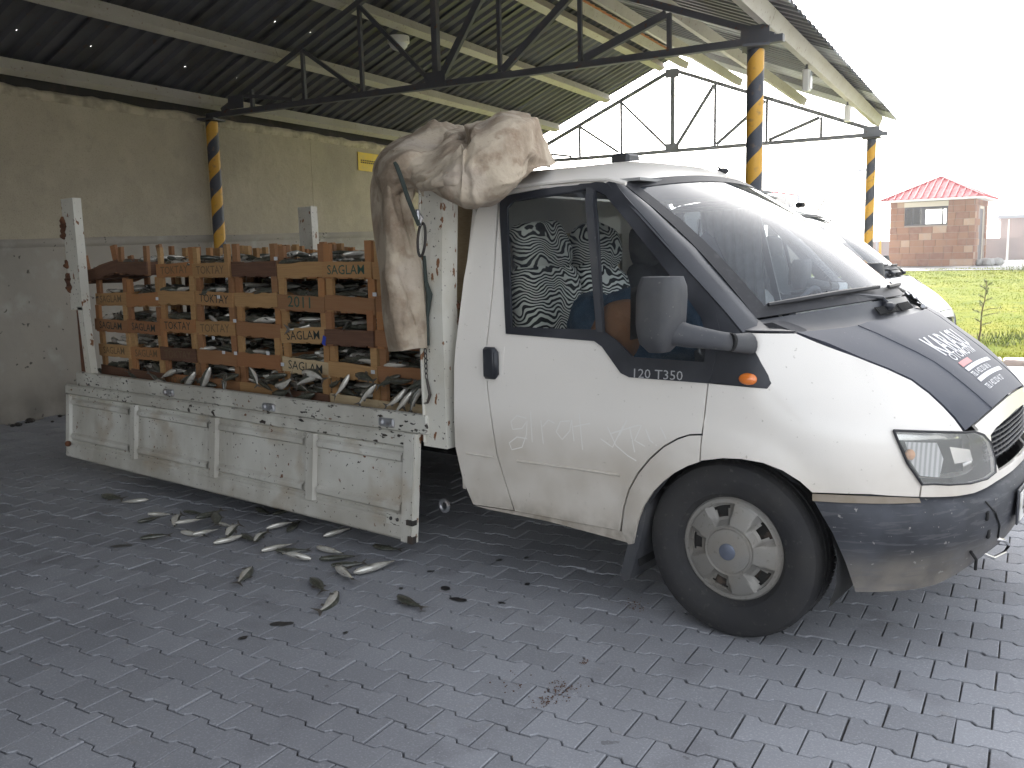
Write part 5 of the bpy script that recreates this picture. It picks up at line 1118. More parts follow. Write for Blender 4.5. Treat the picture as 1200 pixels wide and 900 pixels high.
# ------------------------------------------------------------------ crates
CX = [-6.40, -5.965, -5.54, -5.115, -4.695, -4.265, -3.845, -3.452, -3.06]; CD = .42; CH = .182
SH = {}
def shared(key, mb_fn, mats):
    k = (key, tuple(mats))
    if k not in SH: SH[k] = mb_fn().mesh(key, mats, .5)
    return SH[k]
TXT = {}
def crate(x0, x1, y, z, wood, posts, label, group, text=None, ink='ink_dark', tilt=0., yaw=0., tsz=.062, nofar=False):
    W_ = x1 - x0 - .008; t_ = thing('crate', label, 'crate', ((x0 + x1) / 2, y + CD / 2, z), 0, group); t_.rotation_euler = (rnd.gauss(0, .008), tilt + rnd.gauss(0, .012), yaw + rnd.gauss(0, .018))
    wk = round(W_, 2); W_ = wk
    post = lambda: MB().prism([(-.024, -.011), (.024, -.011), (.024, .011), (-.024, .011)], 0, .196)
    for sx in (-1, 1):
        for sy in (-1, 1):
            o = link('post', shared('post', post, [posts]), t_, True); o.location = (sx * (W_ / 2 - .03), sy * (CD / 2 - .024), .0); o.rotation_euler.z = rnd.gauss(0, .05); o.scale.z = rnd.uniform(.96, 1.03)
    def slat(l, v):
        def f():
            m_ = MB(); r_ = random.Random(int(l * 1000) + v); n = 6
            rows = [[(-l / 2 + l * i / n, -.005, h + .004 * r_.uniform(-1, 1)) for i in range(n + 1)] for h in (0, .084)]
            m_.grid(rows); m_.grid([[(a, .005, c) for a, b, c in r2] for r2 in rows], flip=True); nn = n + 1
            o_ = 2 * nn
            m_.f += [(nn + i, nn + i + 1, o_ + nn + i + 1, o_ + nn + i) for i in range(n)] + [(i + 1, i, o_ + i, o_ + i + 1) for i in range(n)] + [(0, nn, o_ + nn, o_), (nn - 1, o_ + nn - 1, o_ + 2 * nn - 1, 2 * nn - 1)]; m_.m = [0] * len(m_.f)
            return m_
        return f
    fr = None
    for k, (l, px, py, rz_) in enumerate(((W_, 0, -CD / 2 + .008, 0), (W_, 0, CD / 2 - .008, PI), (CD - .03, -W_ / 2 + .012, 0, -PI / 2), (CD - .03, W_ / 2 - .012, 0, PI / 2))):
        v = rnd.randrange(3); o = link('side_slat', shared('slat%d' % v, slat(l, v), [wood]) if False else _slat(l, v, wood, slat), t_, True); o.location = (px, py, .008); o.rotation_euler = (0, rnd.gauss(0, .02 if k < 2 else .01), rz_)
        if k == 0: fr = o
    for k in range(3):
        o = link('bottom_slat', _slat(CD - .03, 7, wood, slat), t_, True); o.location = ((k - 1) * W_ * .31, 0, .006); o.rotation_euler = (-PI / 2, 0, PI / 2)
    if text:
        key = (text, ink, tsz)
        if key not in TXT:
            m_ = MB().text(text, tsz * 1.15, lambda x, y_, z_: (x, -.0062, y_), align='CENTER', squeeze=1.12 if len(text) > 5 else 1.25, bold=.003); TXT[key] = m_.mesh('lettering', [ink])
        o = link('lettering', TXT[key], fr, True); o.location = (0, 0, .018)
    return t_
_S = {}
def _slat(l, v, wood, slat):
    k = (round(l, 2), v, wood)
    if k not in _S: _S[k] = slat(round(l, 2), v)().mesh('slat', [wood], .5)
    return _S[k]
Y_, O_, D_, P_ = 'wood_yellow', 'wood_orange', 'wood_dark', 'wood_pale'
LV = ['bottom', 'second', 'third', 'fourth', 'top']
ORD = ['first', 'second', 'third', 'fourth', 'fifth', 'sixth', 'seventh', 'eighth']
grid_ = {  # column: (z base, [(wood, posts, text, ink), ...] bottom to top)
 0: (.69, [(D_, Y_, None, None), (Y_, Y_, 'SAGLAM', 'ink_faded'), (O_, Y_, 'SAGLAM', 'ink_dark'), (Y_, O_, 'SAGLAM', 'ink_faded')]),
 1: (.69, [(D_, Y_, None, None), (Y_, Y_, 'SAGLAM', 'ink_faded'), (O_, O_, 'SAGLAM', 'ink_dark'), (Y_, Y_, None, None)]),
 2: (.69, [(O_, O_, 'TOKTAY', 'ink_faded'), (D_, Y_, 'TOKTAY', 'ink_faded'), (Y_, Y_, 'TOKTAY', 'ink_dark'), (Y_, Y_, None, None), (Y_, Y_, 'TOKTAY', 'ink_faded')]),
 3: (.69, [(O_, O_, None, None), (O_, O_, None, None), (Y_, O_, 'TOKTAY', 'ink_faded'), (Y_, O_, 'TOKTAY', 'ink_dark'), (Y_, Y_, 'TOKTAY', 'ink_faded')]),
 4: (.69, [(Y_, O_, None, None), (O_, Y_, None, None), (O_, Y_, None, None), (Y_, O_, None, None), (D_, O_, None, None)]),
 5: (.675, [(D_, Y_, None, None), (P_, Y_, 'SAGLAM', 'ink_dark'), (Y_, Y_, 'SAGLAM', 'ink_dark'), (O_, Y_, '2011', 'ink_green'), (Y_, O_, None, None)]),
 6: (.675, [(P_, Y_, None, None), (Y_, Y_, None, None), (D_, O_, None, None), (O_, Y_, None, None), (Y_, Y_, 'SAGLAM', 'ink_green')]),
 7: (.675, [(P_, O_, None, None), (O_, O_, None, None), (O_, Y_, None, None), (O_, Y_, None, None), (Y_, Y_, None, None)])}
WN = {Y_: 'yellow wooden crate', O_: 'orange-brown wooden crate', D_: 'dark wooden crate', P_: 'pale wooden crate'}
zoff = {0: [0, .165, .345, .53], 1: [0, .165, .345, .53]}
fshare = random.Random(21); nf = 0; extra = []
def fill(cx, cy, cz, w_, d_, lab, n, back=24, hang=0):
    """Fish lying in a crate: those along its front edge are things of their own, the rest one heap."""
    global nf
    for k in range(n):
        x = cx + ((k + .5) / n - .5) * (w_ - .16) + fshare.gauss(0, .008); a = fshare.gauss(0, .35) + (PI if fshare.random() < .5 else 0)
        fish((x, cy - d_ / 2 + .035 + fshare.random() * .05, cz + .085 + .016 * fshare.random() + k * .004), (math.cos(a), math.sin(a) * .6, fshare.gauss(0, .10)), fshare.gauss(0, .8), None, fshare.random() < .62, fshare.uniform(.8, 1.), (('leftmost ', 'second ', 'third ', 'rightmost ') if n == 4 else ('left ', 'middle ', 'right '))[k] + lab, 'fish along the front of the crates'); nf += 1
    for k in range(back):
        x = cx + fshare.uniform(-.5, .5) * (w_ - .20); a = fshare.uniform(0, 2 * PI)
        extra.append((fshare.randrange(5), Vector((x, cy + fshare.uniform(-.38, .42) * (d_ - .18) + .04, cz + .05 + .085 * fshare.random())), a, fshare.gauss(0, .5), fshare.uniform(.8, 1.05)))
for col, (zb, lst) in grid_.items():
    for lv, (wd, ps, tx, ink) in enumerate(lst):
        z = zb + (zoff[col][lv] if col in zoff else lv * CH); nm = WN[wd]; pos = '%s in the %s column' % (('bottom', 'second from bottom', 'third from bottom', 'fourth from bottom', 'top')[lv], ORD[col])
        lab = nm + (' stencilled %s' % tx if tx else ' of fish') + ', ' + pos + ' from the left'
        crate(CX[col], CX[col + 1], 3.20 + rnd.gauss(0, .008), z, wd, ps, lab, 'fish crates stacked on the flatbed', tx, ink, tsz=.078 if tx == '2011' else .062)
        fill((CX[col] + CX[col + 1]) / 2, 3.20 + CD / 2, z, CX[col + 1] - CX[col], CD, 'fish at the front of the crate ' + pos, 4 if lv < 4 else 3)
# two battered dark crates thrown askew on the left end
crate(-6.50, -6.08, 3.20, 1.42, D_, O_, 'dark battered crate tilted on the left end of the stack', 'fish crates stacked on the flatbed', tilt=-.20, yaw=.12)
crate(-6.06, -5.62, 3.20, 1.435, D_, O_, 'dark battered crate lying nearly level beside the tilted one', 'fish crates stacked on the flatbed', tilt=.03, yaw=-.05)
fill(-5.86, 3.41, 1.42, .4, CD, 'fish in the dark crates on the left end of the stack', 3)
# second row behind; mostly dark wood, the gaps' shade put into the colour
for col in range(1, 8):
    for lv in range(5):
        wd = fshare.choice((Y_, O_, D_, D_)); z = .69 + lv * CH; pos = '%s in its %s column' % (('bottom', 'second from bottom', 'third from bottom', 'fourth from bottom', 'top')[lv], ORD[col])
        crate(CX[col] - .02, CX[col + 1] - .02, 3.66, z, wd, D_ if lv < 4 else Y_, WN[wd] + ' in the second row behind, ' + pos, 'fish crates in the second row')
        fill((CX[col] + CX[col + 1]) / 2, 3.66 + CD / 2, z, CX[col + 1] - CX[col], CD, '', 0, 20)
for col in range(2, 8):       # third and fourth rows, only their tops can be seen
    for rw in (1, 2):
        wd = fshare.choice((Y_, O_)); crate(CX[col], CX[col + 1], 3.66 + .46 * rw, .69 + 4 * CH - .02 * rw, wd, Y_, WN[wd] + ', top of the %s column in the %s row' % (ORD[col], ('third', 'fourth')[rw - 1]), 'fish crates in the rear rows')
        crate(CX[col], CX[col + 1], 3.66 + .46 * rw, .69 + 3 * CH - .02 * rw, wd, Y_, WN[wd] + ', one below the top, %s column of the %s row' % (ORD[col], ('third', 'fourth')[rw - 1]), 'fish crates in the rear rows')
        fill((CX[col] + CX[col + 1]) / 2, 3.66 + .46 * rw + CD / 2, .69 + 4 * CH, CX[col + 1] - CX[col], CD, '', 0, 6)
m_ = MB(); m_.box((-4.48, 4.58, .95), (2.4, .9, .50)); tag(m_.build('crate_stack', 'wood_dark', smooth=None), 'lower layers of the rear crates, a dark mass of crates behind the front rows', 'crates', kind='stuff')
# fish spilling over the bottom crates and the side rail
OV = [((225, 437), (212, 462), 0), ((243, 432), (236, 463), 0), ((262, 440), (268, 466), 0), ((190, 452), (176, 436), 0), ((205, 434), (186, 448), 0), ((152, 452), (140, 436), 1), ((128, 446), (150, 440), 1), ((165, 428), (180, 444), 1),
      ((290, 432), (303, 452), 0), ((320, 452), (345, 438), 0), ((335, 447), (362, 459), 0), ((352, 437), (380, 448), 0), ((372, 440), (350, 452), 0), ((318, 462), (342, 455), 1), ((300, 446), (322, 458), 1), ((404, 443), (396, 460), 0),
      ((437, 452), (424, 474), 0), ((470, 458), (455, 472), 0), ((478, 462), (466, 482), 0), ((488, 452), (476, 478), 0), ((492, 455), (486, 482), 0), ((455, 447), (485, 444), 1), ((415, 440), (440, 448), 1), ((385, 452), (402, 444), 1),
      ((110, 440), (100, 430), 1), ((122, 436), (138, 428), 1), ((250, 452), (232, 444), 1), ((178, 447), (200, 452), 0), ((276, 440), (262, 448), 1), ((365, 462), (345, 465), 1), ((465, 441), (445, 452), 1), ((498, 446), (480, 455), 1), ((210, 448), (224, 440), 1), ((142, 430), (160, 446), 1), ((332, 440), (312, 446), 1)]
NUM = 'first second third fourth fifth sixth seventh eighth ninth tenth eleventh twelfth thirteenth fourteenth fifteenth sixteenth seventeenth eighteenth nineteenth twentieth twenty-first twenty-second twenty-third twenty-fourth twenty-fifth'.split()
OV.sort(key=lambda t: t[0][0] + t[1][0]); kn = [0, 0]
for i, (a, b, dk) in enumerate(OV):
    y = 3.165 - .012 * (i % 4); A, B = aty(*a, y), aty(*b, y + .0); A.z = max(A.z, .70); B.z = max(B.z, .69)
    if a[0] < 170: A.y += .08; B.y += .08
    d = B - A; d.y -= .03
    fish((A + B) / 2, d, rnd.gauss(PI / 2, .7), i, dk, max(.7, min(1., d.length / .2)), '%s %s fish from the left among those spilling over the side rail' % (NUM[kn[dk]], 'dark' if dk else 'silvery'), 'fish spilling over the side of the flatbed'); kn[dk] += 1
# loose heaps in one object
NV = []; NFc = []; NM = []
for k, p, a, rl, s_ in extra:
    M_ = Matrix.Translation(p) @ Matrix.Rotation(a, 4, 'Z') @ Matrix.Rotation(rl, 4, 'X') @ Matrix.Scale(s_, 4); A = np.array(M_); V = np.array(FM[k].v[:90 + 5]); nv = sum(len(q) for q in NV)
    NV.append(V @ A[:3, :3].T + A[:3, 3]); fs = [(f, m) for f, m in zip(FM[k].f, FM[k].m) if max(f) < 95]; NFc += [tuple(i + nv for i in f) for f, m in fs]; NM += [m for f, m in fs]
me = bpy.data.meshes.new('fish_heap'); me.from_pydata(np.concatenate(NV).tolist(), [], NFc)
for m in ('fish_back', 'fish_belly', 'fish_fin'): me.materials.append(MATS[m])
me.polygons.foreach_set('material_index', NM); me.shade_smooth(); tag(link('fish_heap', me), 'heaped fish filling the crates behind those at the front', 'fish', kind='stuff')
# staples and paper tags on crate corners
m_ = MB(); r_ = random.Random(2)
for (u, v) in ((184, 350), (256, 348), (250, 396), (275, 376), (262, 413), (276, 414), (323, 303), (314, 414), (331, 427), (439, 345), (495, 0), (437, 436)):
    if v: p = aty(u, v, 3.192); m_.box(p, (.028, .003, .02))
tag(m_.build('paper_tags', 'paper_tag', smooth=None), 'small pale paper tags stapled on the crate corners', 'tags', kind='stuff')
p = aty(434, 396, 3.19); tag(MB().box(p, (.04, .004, .06)).build('paper_label', 'paper_tag', smooth=None), 'pale torn paper label on the crate beside the hanging tarpaulin', 'label')
p = aty(380, 399, 3.188); tag(MB().box(p, (.028, .004, .05), Matrix.Rotation(.3, 3, 'Y')).build('blue_tag', 'blue_tag', smooth=None), 'small blue plastic tag hanging on the crate corner under the 2011 crate', 'tag')
# ------------------------------------------------------------------ tarpaulin bundled over the front post and the cab corner
tp = thing('tarpaulin', 'dusty beige canvas tarpaulin bundled over the front post and cab corner', 'tarpaulin', (-2.9, 3.3, 1.9))
def cat(P, t):
    n = len(P) - 1; i = min(n - 1, max(0, int(t * n))); f = t * n - i; p0, p1, p2, p3 = P[max(0, i - 1)], P[i], P[i + 1], P[min(n, i + 2)]
    return .5 * ((2 * p1) + (p2 - p0) * f + (2 * p0 - 5 * p1 + 4 * p2 - p3) * f * f + (3 * p1 - p0 - 3 * p2 + p3) * f ** 3)
def sheet3(C, nu=40, nv=40, amp=.02, sc_=4., seed=0., folds=(), cr=12, ca=.02, edge=True):
    r_ = random.Random(int(seed * 10) + 1); CR = []
    for _ in range(cr):       # creases: straight-ish sharp folds wandering over the cloth
        a = r_.gauss(.9, .55) if r_.random() < .7 else r_.uniform(0, PI); CR.append((r_.random(), r_.random(), math.cos(a), math.sin(a), ca * r_.uniform(.4, 1.3) * r_.choice((-1, 1, 1)), r_.uniform(.03, .10), r_.uniform(.15, .5), r_.uniform(-.8, .8)))
    def crease(u, v):
        d = 0
        for cx, cy, dx, dy, am, wd, ln, bn in CR:
            x, y = u - cx, v - cy; al = x * dx + y * dy; ac = -x * dy + y * dx + bn * al * al
            d += am * math.exp(-abs(ac) / wd) * math.exp(-(al / ln) ** 2)
        return d
    G = []
    for j in range(nv + 1):
        row = [cat([cat(r_, i / nu) for r_ in C], j / nv) if False else None for i in range(0)]
    cols = [[cat(r_, i / nu) for i in range(nu + 1)] for r_ in C]
    G = [[cat([c[i] for c in cols], j / nv) for i in range(nu + 1)] for j in range(nv + 1)]
    out = []
    for j in range(nv + 1):
        row = []
        for i in range(nu + 1):
            a, b = G[j][min(nu, i + 1)] - G[j][max(0, i - 1)], G[min(nv, j + 1)][i] - G[max(0, j - 1)][i]; n_ = a.cross(b); n_ = n_.normalized() if n_.length > 1e-9 else Vector((0, -1, 0)); p = G[j][i]
            u, v = i / nu, j / nv
            d = amp * (nz(p.x, p.y + p.z, 0, sc_, seed) + .5 * nz(p.x, p.y - p.z, 0, sc_ * 2.3, seed + 5))
            d += amp * .8 * (1 - abs(nz(p.x + p.z * .6, p.y, 0, sc_ * 1.3, seed + 9)) * 3)      # creases: sharp ridges
            ed = min(1, 6 * min(u, 1 - u), 6 * min(v, 1 - v)) if edge else 1; d = d * ed + crease(u, v) * ed
            for (fu, fv, ph, fa) in folds: d += fa * math.sin(2 * PI * (fu * u + fv * v + ph))
            row.append(p + n_ * d)
        out.append(row)
    return out
def A(u, v, y): return aty(u, v, y)
# hanging tail
C = [[A(446, 178, 3.16), A(462, 176, 3.04), A(478, 196, 3.02), A(492, 216, 3.08)],
     [A(434, 215, 3.12), A(450, 222, 2.96), A(468, 226, 2.98), A(484, 240, 3.04)],
     [A(436, 270, 3.08), A(455, 274, 2.93), A(474, 276, 2.98), A(490, 284, 3.03)],
     [A(443, 325, 3.06), A(460, 326, 2.93), A(478, 326, 2.98), A(496, 330, 3.03)],
     [A(448, 370, 3.06), A(465, 372, 2.94), A(482, 370, 2.98), A(499, 372, 3.02)],
     [A(455, 412, 3.06), A(470, 411, 2.96), A(485, 409, 2.99), A(500, 408, 3.02)]]
MB().grid(sheet3(C, 44, 90, .006, 5, 1, [(1.1, .3, .1, .008), (.4, 1.7, .3, .004)], 26, .018), flip=False).build('tarpaulin_tail', 'canvas', tp, 1.1, thick=.005, off=0)
# main fold over headboard and roof
C = [[A(440, 215, 3.20), A(452, 232, 2.98), A(475, 222, 3.00), A(500, 222, 3.02), A(520, 232, 3.00), A(548, 240, 2.99), A(578, 240, 3.00), A(596, 220, 3.05), A(618, 206, 3.14)],
     [A(438, 198, 3.22), A(456, 205, 2.96), A(490, 208, 2.97), A(514, 212, 2.95), A(536, 220, 2.93), A(560, 228, 2.94), A(585, 218, 2.97), A(602, 200, 3.05), A(630, 196, 3.20)],
     [A(446, 180, 3.30), A(470, 182, 3.02), A(500, 190, 3.02), A(522, 192, 3.00), A(544, 186, 3.04), A(560, 200, 3.00), A(592, 190, 3.02), A(616, 184, 3.18), A(646, 194, 3.42)],
     [A(462, 165, 3.52), A(488, 164, 3.30), A(514, 168, 3.24), A(532, 166, 3.22), A(544, 172, 3.30), A(566, 174, 3.20), A(595, 166, 3.22), A(618, 168, 3.40), A(650, 192, 3.62)],
     [A(480, 158, 3.85), A(500, 153, 3.65), A(518, 156, 3.6), A(534, 162, 3.55), A(547, 168, 3.55), A(566, 158, 3.5), A(594, 149, 3.5), A(614, 160, 3.7), A(648, 190, 3.9)],
     [A(495, 162, 4.3), A(508, 158, 4.2), A(524, 162, 4.1), A(538, 168, 4.0), A(552, 176, 4.0), A(574, 166, 3.95), A(598, 158, 3.95), A(618, 168, 4.1), A(646, 192, 4.2)],
     [A(500, 190, 4.4), A(512, 190, 4.4), A(528, 192, 4.3), A(542, 194, 4.2), A(556, 194, 4.2), A(578, 192, 4.2), A(602, 192, 4.2), A(622, 195, 4.2), A(645, 196, 4.3)]]
MB().grid(sheet3(C, 170, 120, .012, 3.6, 3, [(1.6, .7, .2, .004)], 80, .030), flip=False).build('tarpaulin_fold', 'canvas', tp, 1.1, thick=.005, off=0)
# triangular flap turned down in front
C = [[A(541, 168, 2.975), A(548, 190, 2.895), A(552, 215, 2.875), A(556, 236, 2.915)],
     [A(534, 178, 2.945), A(538, 200, 2.855), A(540, 220, 2.835), A(545, 234, 2.885)],
     [A(522, 192, 2.925), A(522, 206, 2.835), A(524, 220, 2.835), A(528, 229, 2.885)],
     [A(506, 206, 2.915), A(503, 212, 2.855), A(504, 219, 2.855), A(508, 224, 2.905)],
     [A(490, 214, 2.945), A(488, 217, 2.915), A(490, 220, 2.915), A(494, 224, 2.945)]]
MB().grid(sheet3(C, 50, 60, .006, 6, 7, [], 12, .014), flip=True).build('tarpaulin_flap', 'canvas', tp, 1.1, thick=.005, off=0)
# dark hollow folds at the left
C = [[A(463, 186, 3.06), A(474, 190, 3.00), A(486, 200, 2.98), A(494, 212, 3.02)], [A(466, 200, 3.10), A(478, 206, 3.06), A(488, 214, 3.04), A(496, 222, 3.05)], [A(474, 216, 3.12), A(484, 222, 3.08), A(492, 228, 3.06), A(498, 234, 3.06)]]
MB().grid(sheet3(C, 30, 26, .010, 7, 12, [], 8, .014), flip=False).build('tarpaulin_tuck', 'canvas', tp, 2.2, thick=.005, off=0)
st = thing('strap', 'dark green lashing strap ending in an oval steel ring on the front post', 'strap', (-3.0, 2.95, 1.7))
pts = [A(463, 190, 2.93), A(470, 208, 2.91), A(478, 232, 2.915), A(486, 252, 2.93), A(491, 264, 2.95)]
MB().tube(pts, .010, 8, flat=.4).build('webbing', 'strap_green', st)
cR = A(494, 281, 2.985); ring = [cR + Vector((.024 * math.cos(t) + .01 * math.sin(t), .0, .075 * math.sin(t))) for t in [2 * PI * i / 24 for i in range(25)]]
MB().tube(ring, .0065, 8, caps=False).build('oval_ring', 'dark_steel', st)
MB().tube([A(487, 246, 2.95), A(494, 256, 2.97), A(491, 264, 2.96)], .010, 6).box(A(489, 252, 2.95), (.03, .02, .05), bev=.006).build('shackle', 'galvanised', st)
MB().tube([A(497, 300, 2.99), A(499, 330, 3.02), A(503, 345, 3.03), A(501, 372, 3.03), A(502, 405, 3.03)], [.008, .010, .016, .007, .006], 6).build('webbing', 'strap_green', st)
# ------------------------------------------------------------------ the second van, behind the first
OFF = Vector((-1.39, 5.10, 0))
van = thing('white_van', 'clean white van parked behind the flatbed truck, its bonnet in full sun', 'van', (-3.2 + OFF.x, YC + OFF.y, 0))
want = {'corner_panel', 'door', 'fender', 'arch_panel', 'sill', 'pillar_foot', 'side_indicator', 'windscreen', 'windscreen_seal', 'windscreen_pillar', 'roof_rail', 'roof', 'drip_rail', 'bonnet', 'cowl', 'cowl_corner', 'nose_panel', 'headlamp', 'bumper', 'arch_liner', 'intake_slats', 'dashboard', 'wiper', 'headliner', 'inner_sill', 'inner_wing', 'cab_floor', 'bulkhead', 'steering_wheel', 'grille', 'seat_back', 'wheel', 'mirror', 'nose_badge'}
def vcopy(o, parent):
    c = o.copy(); COL.objects.link(c); mp_ = o.matrix_parent_inverse.copy(); c.parent = parent; c.matrix_parent_inverse = mp_
    if c.data and o.data.materials:
        for i, s_ in enumerate(c.material_slots):
            n_ = s_.material.name
            r_ = {'cab_paint': 'van_paint', 'hood_vinyl': 'van_paint', 'zebra_cloth': 'cabin_trim', 'grey_cloth': 'cabin_trim'}.get(n_)
            if r_: s_.link = 'OBJECT'; s_.material = MATS[r_]
    for ch in o.children:
        if ch.name.split('.')[0] not in ('finger_writing', 'door_lettering', 'bumper_tear', 'plate_lettering'): vcopy(ch, c)
for o in list(truck.children):
    nm = o.name.split('.')[0]
    if nm in want:
        if nm == 'wheel' and o.children and not any('trim' in c.name for c in o.children) : pass
        c = o; vcopy(o, van)
# load body of the van
prof = [(.0, .36), (.0, 1.15), (.10, 1.85), (.30, 1.95), (.93, 2.0), (1.56, 1.95), (1.76, 1.85), (1.86, 1.15), (1.86, .36)]
m_ = MB(); rows = [[(x + OFF.x, 3.135 + OFF.y + a - .0, b if x < -2.8 else b - .02) for a, b in prof] for x in (-2.79, -2.95, -4.5, -6.1, -6.2)]
m_.grid(rows); m_.add(rows[-1], [tuple(range(9))]); m_.build('load_body', 'van_paint', van, smooth=.4)
m_ = MB()
for x in (-2.76, -4.1): m_.tube([(x + OFF.x, 3.12 + OFF.y, .4), (x + OFF.x, 3.12 + OFF.y, 1.15), (x + OFF.x, 3.225 + OFF.y, 1.83)], .006, 5)
m_.build('body_seam', 'gap_dark', van)
for o in [o for o in van.children if o.name.split('.')[0] == 'wheel']: pass
t_ = MB().box((-2.25 + OFF.x, 4.6 + OFF.y, 1.985), (.10, .05, .05), bev=.01); t_.build('roof_lamp', 'gap_dark', van)
MB().tube([(-2.1 + OFF.x, 4.72 + OFF.y, 1.92), (-2.02 + OFF.x, 4.72 + OFF.y, 2.05)], .008, 5).build('aerial', 'gap_dark', van)
for q, s_ in ((-.62, .16), (.62, .16)):      # bonnet intake
    m_ = MB()
    base = [hood_at(q - .12 + .24 * i / 6, .10, .004) for i in range(7)]; b2 = [hood_at(q - .10 + .20 * i / 6, .27, .004) for i in range(7)]
    m_.grid([[p + OFF for p in base], [p + OFF for p in b2]], flip=True); m_.build('bonnet_vent', 'gap_dark', van)

# ------------------------------------------------------------------ gatehouse
GD = 38.5; GZ = .67
def gh(u, v, z): return S(u, v, z)
def atd(u, v, D): r2 = ray(u, v); return EYE + r2 * D        # D metres in front of the camera
ez = Vector((0, 0, 1)); ga_ = atd(1042, 312.5, 37); los = Vector((ray(1086, 300).x, ray(1086, 300).y, 0)).normalized(); rgt = Vector((los.y, -los.x, 0))
ex = (rgt * math.cos(math.radians(11)) - los * math.sin(math.radians(11))).normalized(); ey = ez.cross(ex); gw = 3.1
gate = thing('gatehouse', 'small square gatehouse of reddish stone tiles under a red pyramid roof', 'gatehouse', ga_ + ex * gw / 2 + ey * gw / 2, math.atan2(ex.y, ex.x))
d_ = (ga_ - EYE).length; SCL = F / (Vector(MW[2]).dot(ga_ - EYE))
HH = 74.5 / SCL; print('gatehouse width', gw, 'height', HH, 'dist', d_)
def gp(x, y, z): return ga_ + ex * x + ey * y + ez * z
GR = Matrix((ex, ey, ez)).transposed()
def gbox(mb, x0, x1, y0_, y1_, z0, z1, bev=0.): return mb.box(gp((x0 + x1) / 2, (y0_ + y1_) / 2, (z0 + z1) / 2), (x1 - x0, y1_ - y0_, z1 - z0), GR, bev=bev)
wx0, wx1, wz0, wz1 = gw * .17, gw * .69, HH * .62, HH * .90
m_ = MB(); T = .14
for a in ((0, wx0, 0, T, 0, HH), (wx1, gw, 0, T, 0, HH), (wx0, wx1, 0, T, 0, wz0), (wx0, wx1, 0, T, wz1, HH), (0, T, T, gw, 0, HH), (T, gw - .0, gw - T, gw, 0, wz0), (T, gw, gw - T, gw, wz1, HH), (T, wx0, gw - T, gw, wz0, wz1), (wx1, gw, gw - T, gw, wz0, wz1), (gw - T, gw, T, gw * .42, 0, HH), (gw - T, gw, gw * .42, gw * .80, HH * .9, HH), (gw - T, gw, gw * .80, gw - T, 0, HH)): gbox(m_, *a)
core = m_.build('wall', 'house_core', gate, smooth=None)
r_ = random.Random(8); rowsN = 10; rh = HH / rowsN
for k in range(rowsN):
    x = -.02 - r_.random() * .25
    while x < gw:
        l = r_.uniform(.28, .55); a, b = max(-.02, x), min(gw + .02, x + l - .012); z0, z1 = k * rh + .006, (k + 1) * rh - .006; x += l
        if b - a < .05: continue
        if z1 > wz0 and z0 < wz1 + .12 and b > wx0 and a < wx1:
            if a < wx0 - .06: b = wx0 - .01
            elif b > wx1 + .06: a = wx1 + .01
            else: continue
        gbox(MB(), a, b, -.03 - r_.random() * .012, -.001, z0, z1).build('tile', 'stone_pale' if r_.random() < .15 else 'stone_tile', core, smooth=None)
    y = 0
    while y < gw:
        l = r_.uniform(.3, .55); a, b = y, min(gw, y + l - .012); y += l
        if b > gw * .40 and a < gw * .82 and k < 9: continue
        gbox(MB(), gw + .001, gw + .03, a, b, k * rh + .006, (k + 1) * rh - .006).build('tile', 'stone_pale' if r_.random() < .2 else 'stone_tile', core, smooth=None)
m_ = gbox(MB(), wx0 - .02, wx1 + .02, -.045, .1, wz1 + .003, wz1 + .20); m_.build('lintel', 'lintel_pale', gate, smooth=None)
wf = MB()
for a in ((wx0, wx1, .03, .09, wz0, wz0 + .05), (wx0, wx1, .03, .09, wz1 - .05, wz1), (wx0, wx0 + .05, .03, .09, wz0, wz1), (wx1 - .05, wx1, .03, .09, wz0, wz1), (wx0 + .62, wx0 + .78, .03, .09, wz0, wz1), (wx0 + .28, wx0 + .32, .04, .08, wz0, wz1), (wx1 - .22, wx1 - .17, .03, .09, wz0, wz1)): gbox(wf, *a)
wf.build('window_frame', 'frame_dark', gate, smooth=None)
gbox(MB(), wx0, wx1, .055, .062, wz0, wz1).build('window_glass', 'glass_side', gate, smooth=None)
wf = MB()
for a in ((gw - .1, gw - .02, gw * .42, gw * .46, 0, HH * .9), (gw - .1, gw - .02, gw * .76, gw * .80, 0, HH * .9), (gw - .1, gw - .02, gw * .46, gw * .76, HH * .86, HH * .9)): gbox(wf, *a)
wf.build('door_frame', 'lintel_pale', gate, smooth=None)
gbox(MB(), gw - .08, gw - .05, gw * .46, gw * .76, 0, HH * .86).build('door', 'frame_dark', gate, smooth=None)
oh = .34; ap = gp(gw / 2, gw / 2, HH + .98); cs = [gp(-oh, -oh, HH + .04), gp(gw + oh, -oh, HH + .04), gp(gw + oh, gw + oh, HH + .04), gp(-oh, gw + oh, HH + .04)]
rf = MB().add([*cs, ap], [(0, 1, 4), (1, 2, 4), (2, 3, 4), (3, 0, 4)]).build('roof', 'roof_red', gate, smooth=None)
for k in range(4):
    a, b = cs[k], cs[(k + 1) % 4]; n = 15
    for i in range(1, n):
        t = i / n; p = a + (b - a) * t; mid = (a + b) / 2; h = 1 - abs(2 * t - 1); q = p + (ap - mid) * h; up = (b - a).cross(ap - a).normalized()
        if h > .02: MB().bar(p + up * .02, q + up * .02, .045, .05, up).build('roof_rib', 'roof_red', rf, smooth=None)
    MB().bar(a + ez * .02, ap + ez * .02, .08, .06).build('hip_cap', 'roof_red', rf, smooth=None)
m_ = MB(); gbox(m_, -oh, gw + oh, -oh, gw + oh, HH - .04, HH + .035); m_.build('soffit', 'soffit_white', gate, smooth=None)
m_ = MB(); r_ = random.Random(4)
